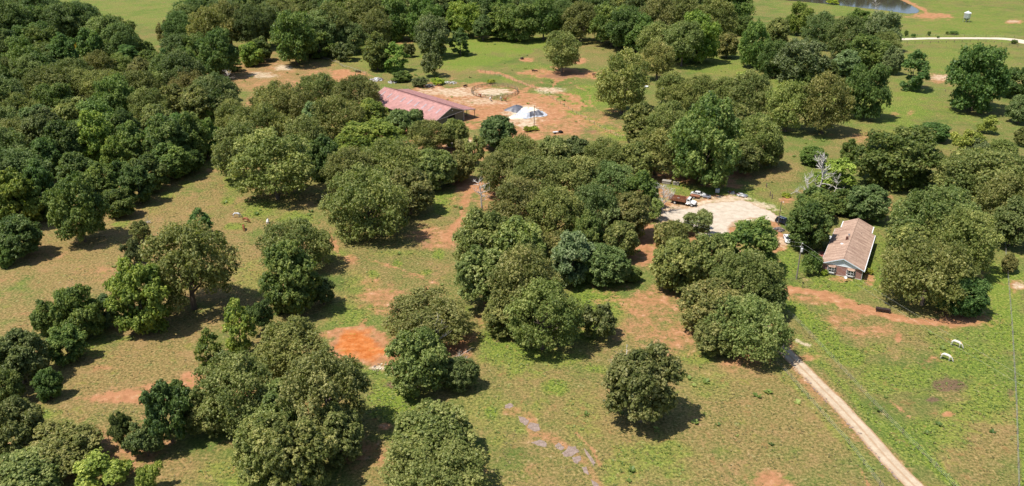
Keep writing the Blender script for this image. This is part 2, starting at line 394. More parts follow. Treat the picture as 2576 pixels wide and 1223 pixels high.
# ------------------------------------------------------------------ roads, gravel lot, pond
def gravel(name, lo, hi, edge):
    m, nt, o = nodes(name)
    tc = N(nt, 'TexCoord').outputs['Object']
    c = ramp(nt, noise(nt, .5, 5, .7, tc), [(.3, lo), (.65, hi)])
    c = mixc(nt, mth(nt, 'MULTIPLY', sstep(nt, noise(nt, 5, 3, .7, tc), .5, .7), .35), c, edge)
    a = N(nt, 'Attribute', attribute_name='edge').outputs['Fac']
    ru = N(nt, 'Attribute', attribute_name='rut').outputs['Fac']
    c = mixc(nt, mth(nt, 'MULTIPLY', sstep(nt, mth(nt, 'ADD', ru, mth(nt, 'MULTIPLY', mth(nt, 'SUBTRACT', noise(nt, .9, 5, .75, tc), .5), 1.6)), .2, .9), .75), c, edge)
    j = mth(nt, 'ADD', a, mth(nt, 'MULTIPLY', mth(nt, 'SUBTRACT', noise(nt, 1.1, 4, .7, tc), .5), 1.1))
    c = mixc(nt, sstep(nt, j, .35, .85), c, edge)
    b = N(nt, 'BsdfPrincipled'); setin(b, Roughness=.95); b.inputs['Specular IOR Level'].default_value = .1
    nt.links.new(c, b.inputs['Base Color'])
    bp = N(nt, 'Bump'); setin(bp, Strength=.5, Distance=.08); nt.links.new(noise(nt, 6, 3, .7, tc), bp.inputs['Height']); nt.links.new(bp.outputs[0], b.inputs['Normal'])
    nt.links.new(b.outputs[0], o.inputs[0]); return m
def resample(pts, step):
    out = []
    n = len(pts)
    for i in range(n - 1):
        p0, p1, p2, p3 = pts[max(i - 1, 0)], pts[i], pts[i + 1], pts[min(i + 2, n - 1)]
        k = max(1, int((p2 - p1).length / step))
        for j in range(k):
            t = j / k
            out.append(.5 * ((2 * p1) + (-p0 + p2) * t + (2 * p0 - 5 * p1 + 4 * p2 - p3) * t * t + (-p0 + 3 * p1 - 3 * p2 + p3) * t ** 3))
    out.append(pts[-1]); return out
def strip(name, pts, widths, mat, z, wob=.3, edge_pow=3):
    pts = resample(pts, 1.2); n = len(pts); vs = []; ed = []
    cols = [-1, -.85, -.7, -.5, -.3, 0, .3, .5, .7, .85, 1]
    for i, p in enumerate(pts):
        d = (pts[min(i + 1, n - 1)] - pts[max(i - 1, 0)]).normalized(); s = Vector((-d.y, d.x, 0))
        w = np.interp(i / (n - 1), np.linspace(0, 1, len(widths)), widths) / 2
        l = 1 + wob * (float(fbm(np.array([i * .35]), np.array([3.3]), 5)[0]) - .5) * 2
        r = 1 + wob * (float(fbm(np.array([i * .35]), np.array([9.3]), 8)[0]) - .5) * 2
        for c in cols:
            q = p + s * (w * c * (l if c < 0 else r)); vs.append((q.x, q.y, z)); ed.append(abs(c) ** edge_pow)
    k = len(cols)
    fs = [(i * k + j, i * k + j + 1, (i + 1) * k + j + 1, (i + 1) * k + j) for i in range(n - 1) for j in range(k - 1)]
    me = np_mesh(name, vs, fs)
    a = me.attributes.new('edge', 'FLOAT', 'POINT'); a.data.foreach_set('value', np.array(ed, np.float32))
    a = me.attributes.new('rut', 'FLOAT', 'POINT'); a.data.foreach_set('value', np.array([.9 if abs(c) < .1 else (.55 if c < -.65 else (.25 if c > .8 else 0)) for _ in range(n) for c in cols], np.float32))
    o = link(name, me, None, mat); o['kind'] = 'structure'; return o
M['road'] = gravel('clay_gravel', (.36, .27, .18), (.51, .42, .30), (.34, .21, .12))
M['farroad'] = gravel('pale_gravel', (.50, .43, .33), (.62, .56, .46), (.42, .32, .21))
M['lot'] = gravel('yard_gravel', (.38, .31, .235), (.54, .465, .365), (.36, .24, .15))
strip('dirt_road', [P(*q) for q in [(1800,585),(1838,640),(1872,730),(1900,795),(1938,847),(1978,887),(2040,949),(2102,1011),(2170,1083),(2238,1160),(2300,1223),(2380,1310)]], [3, 3, 3.1, 3.2, 3.3, 3.4], M['road'], .03, .16)
strip('far_gravel_road', [P(*q) for q in [(2180,98),(2258,99),(2330,97),(2430,96.5),(2500,97),(2540,99),(2570,104),(2620,116),(2700,140)]], [5.5, 5.5, 5.5, 5.5, 6, 11, 12, 12], M['farroad'], .03, .12)
def blob(name, poly, mat, z, cells=1.0, jitter=1.0):
    """area sheet from an outline, on a grid with a ragged edge"""
    pp = np.array([[p.x, p.y] for p in poly]); x0, y0 = pp.min(0) - 2; x1, y1 = pp.max(0) + 2
    gx, gy = np.meshgrid(np.arange(x0, x1, cells), np.arange(y0, y1, cells), indexing='ij')
    sx, sy = gx + (fbm(gx / 3, gy / 3, 2) - .5) * 3 * jitter, gy + (fbm(gx / 3, gy / 3, 31) - .5) * 3 * jitter
    ins = np.zeros(gx.shape, bool); dist = np.full(gx.shape, 1e9)
    for i in range(len(pp)):
        (ax, ay), (bx, by) = pp[i], pp[(i + 1) % len(pp)]
        c = ((ay > sy) != (by > sy)) & (sx < (bx - ax) * (sy - ay) / (by - ay + 1e-9) + ax); ins ^= c
        t = np.clip(((sx - ax) * (bx - ax) + (sy - ay) * (by - ay)) / ((bx - ax) ** 2 + (by - ay) ** 2 + 1e-9), 0, 1)
        dist = np.minimum(dist, np.hypot(sx - ax - t * (bx - ax), sy - ay - t * (by - ay)))
    ix = np.arange(gx.size).reshape(gx.shape)
    cell = ins[:-1, :-1] & ins[1:, 1:] & ins[1:, :-1] & ins[:-1, 1:]
    f = np.stack([ix[:-1, :-1], ix[1:, :-1], ix[1:, 1:], ix[:-1, 1:]], -1)[cell]
    used, inv = np.unique(f, return_inverse=True)
    v = np.stack([gx.ravel(), gy.ravel(), np.full(gx.size, z)], -1)[used]
    me = np_mesh(name, v, inv.reshape(-1, 4))
    a = me.attributes.new('edge', 'FLOAT', 'POINT'); a.data.foreach_set('value', np.clip(1 - dist.ravel()[used] / 2.2, 0, 1).astype(np.float32))
    return link(name, me, None, mat)
lot = blob('gravel_yard', [P(*q) for q in [(1640,535),(1690,524),(1740,520),(1782,508),(1822,505),(1868,503),(1910,515),(1962,545),(1952,560),(1905,552),(1862,557),(1838,575),(1822,612),(1775,612),(1735,575),(1690,560)]], M['lot'], .045, .5)
lot['kind'] = 'structure'
m, nt, o = nodes('pond_water')
b = N(nt, 'BsdfPrincipled'); setin(b, Roughness=.06); b.inputs['Base Color'].default_value = (.055, .045, .035, 1); b.inputs['Specular IOR Level'].default_value = .5
bp = N(nt, 'Bump'); setin(bp, Strength=.12, Distance=.2); nt.links.new(noise(nt, .5, 3), bp.inputs['Height']); nt.links.new(bp.outputs[0], b.inputs['Normal'])
nt.links.new(b.outputs[0], o.inputs[0]); M['water'] = m
pond = blob('pond', [P(*q) for q in [(1925,-2),(2000,3),(2082,11),(2120,15),(2219,26),(2282,35),(2309,34),(2316,27),(2292,12),(2262,-2),(2230,-22),(2130,-34),(2010,-34),(1930,-20)]], M['water'], .06, 1.0, .6)
pond['kind'] = 'structure'
# sandy rim of the pond
# ------------------------------------------------------------------ trees
def unit(v): return v / (np.linalg.norm(v, axis=-1, keepdims=True) + 1e-9)
def crown_mesh(name, R, Cz, style, seed, leaf=.40, dens=1.0, gaps=.12):
    """crown of half width R and half height Cz around the origin: lobes > tufts > leaf sprays"""
    r = np.random.default_rng(seed)
    def rad_at(d):
        """outline radius factor in direction d"""
        az = np.arctan2(d[:, 1], d[:, 0]); z = d[:, 2]
        k = 1 + .09 * np.sin(2 * az + seed) + .08 * np.sin(3 * az + seed * 1.7 + 2 * z) + .05 * np.sin(5 * az + seed * 2.3 + 3 * z)
        if style == 'cone':
            k = k * np.clip(1.02 - .42 * np.clip(z, 0, 1) * (1 - z * .7), .3, 1.2)
        return k
    nb = {'oak': 30, 'green': 30, 'cone': 26, 'round': 14, 'pine': 26, 'sparse': 11}[style]
    zmin = {'oak': -.75, 'green': -.92, 'cone': -.95, 'round': -.9, 'pine': -.7, 'sparse': -.75}[style]
    big = []; tries = 0
    while len(big) < nb and tries < 5000:
        tries += 1
        d = unit(r.normal(size=3))
        if d[2] < zmin: continue
        br = R * r.uniform(.20, .34) * (.8 if style in ('cone', 'pine') else 1)
        c = d * np.array([R, R, Cz]) * (1 - br / R * r.uniform(.75, 1.05)) * rad_at(d[None])[0]
        if style in ('pine', 'sparse'): c *= r.uniform(.55, 1.05)
        if style == 'cone':
            f = 1 - .52 * max(0, c[2] / Cz); c[:2] *= f; br *= (.7 + .3 * f)
        if any(np.linalg.norm(c - q[0]) < .62 * (br + q[1]) for q in big): continue
        if r.random() < gaps: continue
        big.append((c, br, r.normal() * .10))
    lobes = []; ls = max(.55, R * .105) if R > 4 else R * .17
    for c, br, bt in big:
        m_ = int((br / ls) ** 2 * 5.2); d = unit(r.normal(size=(m_, 3))); d = d[d[:, 2] > -.6]
        for q in d:
            p_ = c + q * br * np.array([1, 1, .85]) * r.uniform(.72, 1.0)
            if sum(np.linalg.norm(p_ - o_[0]) < .78 * o_[1] for o_ in big if o_[0] is not c) > 0: continue
            lobes.append((p_, ls * r.uniform(.7, 1.25), bt + r.normal() * .07))
    P_, N_, T_, S_ = [], [], [], []
    for c, lr, lt in lobes:
        # tufts over the lobe
        nt_ = max(7, int(lr * lr * 8 * dens))
        d = unit(r.normal(size=(nt_, 3))); d = d[d[:, 2] > -.72]
        flat = np.array([1, 1, .82 if style != 'pine' else .55])
        bump = 1 + r.normal(size=(len(d), 1)) * .17
        tp = c + d * lr * flat * bump
        outward = tp / np.array([R, R, Cz]); keep = np.linalg.norm(outward, axis=1) > .38
        tp, d = tp[keep], d[keep]
        tt = lt + .05 + r.normal(size=len(d)) * .13
        kk = 9
        tr = r.uniform(.22, .46, size=(len(d), 1, 1)) * (leaf / .40)
        ld = unit(r.normal(size=(len(d), kk, 3)) + d[:, None, :] * .55 + np.array([0, 0, .25]))
        lp = tp[:, None, :] + ld * tr * r.uniform(.55, 1.0, size=(len(d), kk, 1))
        ln = unit(ld * .9 + d[:, None, :] * .5 + r.normal(size=ld.shape) * .42 + np.array([0, 0, .75]))
        P_.append(lp.reshape(-1, 3)); N_.append(ln.reshape(-1, 3))
        T_.append((tt[:, None] + r.normal(size=(len(d), kk)) * .16).ravel())
        S_.append((leaf * r.uniform(.55, 1.15, size=(len(d), kk))).ravel())
        # inner fill keeps the lobe opaque
        nf = max(4, int(lr * lr * 3.0))
        d2 = unit(r.normal(size=(nf, 3))); P_.append(c + d2 * lr * .62 * flat); N_.append(unit(d2 + r.normal(size=d2.shape) * .4)); T_.append(np.full(nf, lt) + r.normal(size=nf) * .1); S_.append(np.full(nf, leaf * 2.0))
    # sparse inner foliage between the lobes
    ni = int(R * R * (4 if style not in ('sparse', 'pine') else 1))
    d3 = unit(r.normal(size=(ni, 3))); d3 = d3[d3[:, 2] > -.7]
    p3 = d3 * np.array([R, R, Cz]) * (rad_at(d3)[:, None]) * r.uniform(.30, .72, size=(len(d3), 1))
    if style == 'cone': p3[:, :2] *= (1 - .52 * np.clip(p3[:, 2:] / Cz, 0, 1))
    P_.append(p3); N_.append(unit(d3 + r.normal(size=d3.shape) * .5)); T_.append(r.normal(size=len(d3)) * .12); S_.append(np.full(len(d3), leaf * 2.2))
    p = np.concatenate(P_); n = np.concatenate(N_); t = np.concatenate(T_); s = np.concatenate(S_)
    a = unit(np.cross(n, r.normal(size=n.shape))); b = np.cross(n, a)
    w = (s * .5)[:, None]; h = (s * .5 * r.uniform(.55, .95, size=len(s)))[:, None]
    cup = n * (s * .12)[:, None]
    v = np.stack([p - a * w * 1.25, p - b * h + cup * .6, p + a * w * 1.25, p + b * h + cup * .6], 1).reshape(-1, 3)
    f = np.arange(len(p) * 4).reshape(-1, 4)
    me = np_mesh(name, v, f)
    at_ = me.attributes.new('tone', 'FLOAT', 'FACE'); at_.data.foreach_set('value', np.clip(.45 + t, 0, 1).astype(np.float32))
    return me
def trunk_mesh(name, H, r0, seed, limbs=5, spread=.55, bare=False):
    """unit trunk: height H to the crown centre, limbs reach into the crown"""
    r = random.Random(seed); mb = MB()
    lean = Vector((r.uniform(-.05, .05), r.uniform(-.05, .05), 0)) * H
    top = Vector((0, 0, H)) + lean
    mb.tube([(0, 0, -.3), (lean.x * .1, lean.y * .1, H * .12), (lean.x * .5, lean.y * .5, H * .5), top * .8, top], [r0 * 1.5, r0, r0 * .8, r0 * .6, r0 * .25], 8)
    for i in range(limbs):
        a = 2 * math.pi * i / limbs + r.uniform(-.4, .4); z = H * r.uniform(.35, .75); L = H * spread * r.uniform(.7, 1.1)
        q = Vector((math.cos(a), math.sin(a), 0)); s = Vector((lean.x * z / H, lean.y * z / H, z))
        mb.tube([s, s + q * L * .5 + Vector((0, 0, L * .35)), s + q * L + Vector((0, 0, L * .7))], [r0 * .45, r0 * .3, r0 * .1], 5)
    return mb.mesh(name, smooth=True)
def dead_mesh(name, H, r0, seed, branches=14, twigs=4, reach=.42):
    r = random.Random(seed); mb = MB(); tw = MB()
    pts = [Vector((0, 0, 0))]
    for i in range(6): pts.append(pts[-1] + Vector((r.uniform(-.05, .05) * H, r.uniform(-.05, .05) * H, H / 6)))
    mb.tube(pts, [r0 * (1 - .15 * i) for i in range(7)], 7)
    out = []
    for i in range(branches):
        k = r.uniform(1.5, 5.6); j = int(k); base = pts[j].lerp(pts[j + 1], k - j) if j < 6 else pts[-1]
        a = r.uniform(0, 6.28); L = H * reach * r.uniform(.5, 1) * (1.15 - k / 8); up = r.uniform(.1, .8)
        q = [base]; d = Vector((math.cos(a), math.sin(a), up)).normalized()
        for s in range(4):
            d = (d + Vector((r.uniform(-.35, .35), r.uniform(-.35, .35), r.uniform(-.2, .35)))).normalized(); q.append(q[-1] + d * L / 4)
        out.append((q, [r0 * .42 * (1 - .2 * s) for s in range(5)]))
        for t in range(twigs):
            s = r.randint(1, 4); d2 = (d + Vector((r.uniform(-1, 1), r.uniform(-1, 1), r.uniform(-.4, .8)))).normalized(); e = q[s] + d2 * L * .3
            e2 = e + (d2 + Vector((r.uniform(-.6, .6), r.uniform(-.6, .6), r.uniform(-.3, .6)))).normalized() * L * .22
            tw.tube([q[s], e, e2], [r0 * .17, r0 * .12, r0 * .06], 4)
    return mb.mesh(name + '_trunk', smooth=True), out, tw.mesh(name + '_twigs')

# crown prototypes: (mesh, R, Cz)
PRO = {}
def pro(key, R, Cz, style, seeds, leaf, dens=1.0, gaps=.12):
    PRO[key] = [(crown_mesh('crown', R, Cz, style, s, leaf, dens, gaps), R, Cz) for s in seeds]
pro('oakL', 9.5, 6.6, 'oak', (3, 11, 12, 13), .30, 1.5, .22)
pro('oakT', 8.5, 8.6, 'oak', (23, 24, 25), .30, 1.4, .22)
pro('oakU', 5.8, 6.2, 'oak', (26, 27), .34, 1.3, .16)
pro('oakS', 6.0, 4.6, 'oak', (4, 14, 15), .34, 1.4)
pro('grnL', 8.0, 7.4, 'green', (5, 16), .36, 1.35)
pro('grnS', 5.2, 5.6, 'green', (6, 17, 18), .34, 1.4)
pro('cone', 4.6, 7.4, 'cone', (7, 19), .34, 1.3)
pro('round', 2.8, 2.5, 'round', (8, 20), .30, 1.3, .02)
pro('pine', 5.5, 4.6, 'pine', (9, 21), .34, 1.3)
pro('spar', 5.5, 4.8, 'sparse', (10, 22), .36, .7)
TRK = {k: [trunk_mesh('trunk', 1.0, rr, i * 7 + j, lb) for j in range(2)] for i, (k, rr, lb) in enumerate((('oak', .060, 6), ('thin', .036, 4)))}

# species: prototypes, material, leaf tint, look, name
SPE = {
 'O': (('oakL', 'oakS'), 'oak', (1.03, 1.0, .88), 'olive green oak', 'oak_tree'),
 'N': (('oakL', 'oakS'), 'oak', (1.08, 1.0, .86), 'brownish olive oak', 'oak_tree'),
 'D': (('oakL', 'oakS'), 'oak', (.72, .84, .78), 'dark oak', 'oak_tree'),
 'G': (('grnL', 'grnS'), 'green', (.95, .92, .9), 'leafy green tree', 'broadleaf_tree'),
 'B': (('grnL', 'grnS'), 'green', (1.4, 1.25, .95), 'bright green tree', 'broadleaf_tree'),
 'F': (('grnL', 'grnS'), 'green', (.66, .72, .74), 'dark green tree', 'broadleaf_tree'),
 'Y': (('spar', 'spar'), 'oak', (1.35, 1.4, .8), 'loose yellow-green tree', 'broadleaf_tree'),
 'T': (('spar', 'spar'), 'oak', (1.2, 1.15, 1.1), 'thin open-crowned oak', 'oak_tree'),
 'P': (('pine', 'pine'), 'pine', (1.15, 1.0, .85), 'blue-green pine', 'pine_tree'),
 'K': (('cone', 'cone'), 'green', (.72, .82, .9), 'dark pointed tree', 'pointed_tree'),
 'C': (('cone', 'cone'), 'green', (1.1, 1.05, .9), 'upright green tree', 'broadleaf_tree'),

 'V': (('cone', 'cone'), 'green', (1.45, 1.25, .95), 'bright green tree', 'broadleaf_tree'),
 'W': (('grnL', 'grnS'), 'oak', (.85, .95, 1.15), 'grey-green tree', 'broadleaf_tree'),
 'J': (('oakL', 'oakS'), 'oak', (.92, .98, .92), 'olive tree', 'hardwood_tree'),
 'Q': (('oakL', 'oakS'), 'oak', (.66, .80, .72), 'dark tree', 'hardwood_tree'),
 'S': (('round', 'round'), 'green', (.8, .85, .8), 'round dark green bush', 'bush'),
 'H': (('round', 'round'), 'green', (1.9, 1.5, .8), 'small bright green shrub', 'shrub'),
 'R': (('round', 'round'), 'oak', (.68, .70, .66), 'round olive bush', 'bush'),
 'X': (('round', 'round'), 'oak', (4.2, 2.5, .5), 'small yellow bush', 'bush'),
}
TREES = []
tree_n = 0
WOODS = {
 'left': [(-20,-10),(60,-10),(190,40),(250,60),(318,92),(350,165),(470,165),(545,200),(560,300),(550,380),(480,400),(400,440),(350,505),(230,575),(120,610),(-20,640)],
 'upper': [(440,75),(500,20),(640,-30),(1000,-60),(1860,-50),(1850,60),(1700,105),(1600,105),(1500,74),(1250,70),(1100,60),(940,85),(850,100),(800,115),(640,125),(560,160),(440,165)],
 'central': [(1240,390),(1600,390),(1640,500),(1600,560),(1470,690),(1390,820),(1260,770),(1190,680),(1200,560),(1250,500)],
 'copse': [(1880,70),(2000,60),(2240,70),(2250,150),(2190,190),(2100,180),(1960,170)],
 'middle': [(1640,290),(1700,225),(1900,215),(2080,235),(2100,320),(1960,370),(1880,410),(1780,420),(1650,400)],
 'edge': [(2400,430),(2480,390),(2600,410),(2600,580),(2500,540),(2430,490)],
 'grove': [(580,300),(700,250),(860,220),(900,300),(1050,350),(1130,390),(1130,440),(1050,460),(850,420),(780,430),(690,460),(590,420)],
 'bottom': [(560,920),(700,850),(820,930),(870,1060),(780,1200),(620,1200),(540,1060)],
}
def in_poly(x, y, pl):
    c = False
    for (ax, ay), (bx, by) in zip(pl, pl[1:] + pl[:1]):
        if (ay > y) != (by > y) and x < (bx - ax) * (y - ay) / (by - ay) + ax: c = not c
    return c
def tree(code, cx, yt, yb, w, place=None, group=None, look=None, hmax=None, trunk_gap=None):
    global tree_n
    wood = next((k for k, p in WOODS.items() if in_poly(cx, (yt + yb) / 2, p)), None)
    if wood and code not in 'SHRXT':
        yb = yb + (yb - yt) * .12; w = w * 1.08
    tree_n += 1
    keys, mat, tint, dlook, name = SPE[code]
    big = code not in 'SHRX'
    bpx = (yb - yt) / 2
    zc = 8.0 if big else 1.5
    yc = (yt + yb) / 2
    for _ in range(6):
        u = (cx - CX) / FPX; v = (yc - CY) / FPX
        t = (CAM_H - zc) / (SP + v * CP); s = FPX / t
        phi = PITCH + math.atan(v)
        a = w / 2 / s * 1.02
        q = (bpx / s) ** 2 - (a * math.sin(phi)) ** 2
        c = math.sqrt(max(q, 0)) / math.cos(phi) if q > 0 else 0
        lo, hi = (.55, 1.2 if code in 'ONDJQ' else 1.5) if code not in 'KCPV' else (.8, 2.1)
        c = min(max(c, lo * a), hi * a)
        if hmax: c = min(c, hmax)
        ext = math.sqrt((c * math.cos(phi)) ** 2 + (a * math.sin(phi)) ** 2) * s
        yc = yt + ext
        gap = (-.06 * a if big else -.12 * a) if trunk_gap is None else trunk_gap
        if code in 'ONDJQ' and trunk_gap is None: gap = .02 * a
        if wood and big: gap += (tree_n * .618 % 1) * (.3 if wood in ('left', 'upper') else .06) * a
        zc = c * .93 + gap
    p = P(cx, yc, zc)
    k_ = keys[0] if a > 7.0 else keys[1]
    if k_ in ('oakL', 'oakS') and c / a > .86: k_ = 'oakT' if a > 7.0 else 'oakU'
    fit = PRO[k_]
    me, R, Cz = fit[tree_n % len(fit)]
    lab = None
    root = empty(name, (p.x, p.y, 0), (tree_n * 2.399) % 6.283, None, {'oak_tree': 'oak', 'pine_tree': 'pine', 'bush': 'bush', 'shrub': 'shrub'}.get(name, 'tree'), group)
    if group and not place: root['label'] = f"{look or dlook} {group_phrase[group]}"
    else:
        pre = place.split()[0]
        comma = '' if pre in ('at','above','in','with','on','beside','behind','below','right','left','filling','deep','near','fronting','under','between','topping','shading','alone','around','covering','poking','directly','growing','next','touching','inside','second','just','standing','cut') and not place.startswith(('right one','left one','left half','right half','left flank','right flank','left body','right body','left side','right side','left arm','left shoulder','left rim','right rim','left bulge','second','left end','right end')) else ','
        root['label'] = ' '.join(f"{look or dlook}{comma} {place}".split()[:16])
    cr = link('crown', me, root, M[mat]); cr.location = (0, 0, zc); cr.scale = (a / R, a / R, c / Cz)
    cr.color = (*[max(0, x * (1 + .045 * math.sin(tree_n * (3.1 + k)) + .08 * math.sin(tree_n * 1.7))) for k, x in enumerate(tint)], 1)
    if len(me.materials) == 0: me.materials.append(M[mat])
    if me.materials[0] != M[mat]:
        cr.material_slots[0].link = 'OBJECT'; cr.material_slots[0].material = M[mat]
    tm = TRK['oak' if name == 'oak_tree' else 'thin'][tree_n % 2]
    hh = zc if big else zc * .8
    tr = link('trunk', tm, root, M['bark']); tr.scale = (max(hh, 3) if big else 1.2, max(hh, 3) if big else 1.2, hh)
    TREES.append((p.x, p.y, a, zc + c * .5))
    return root
group_phrase = {}



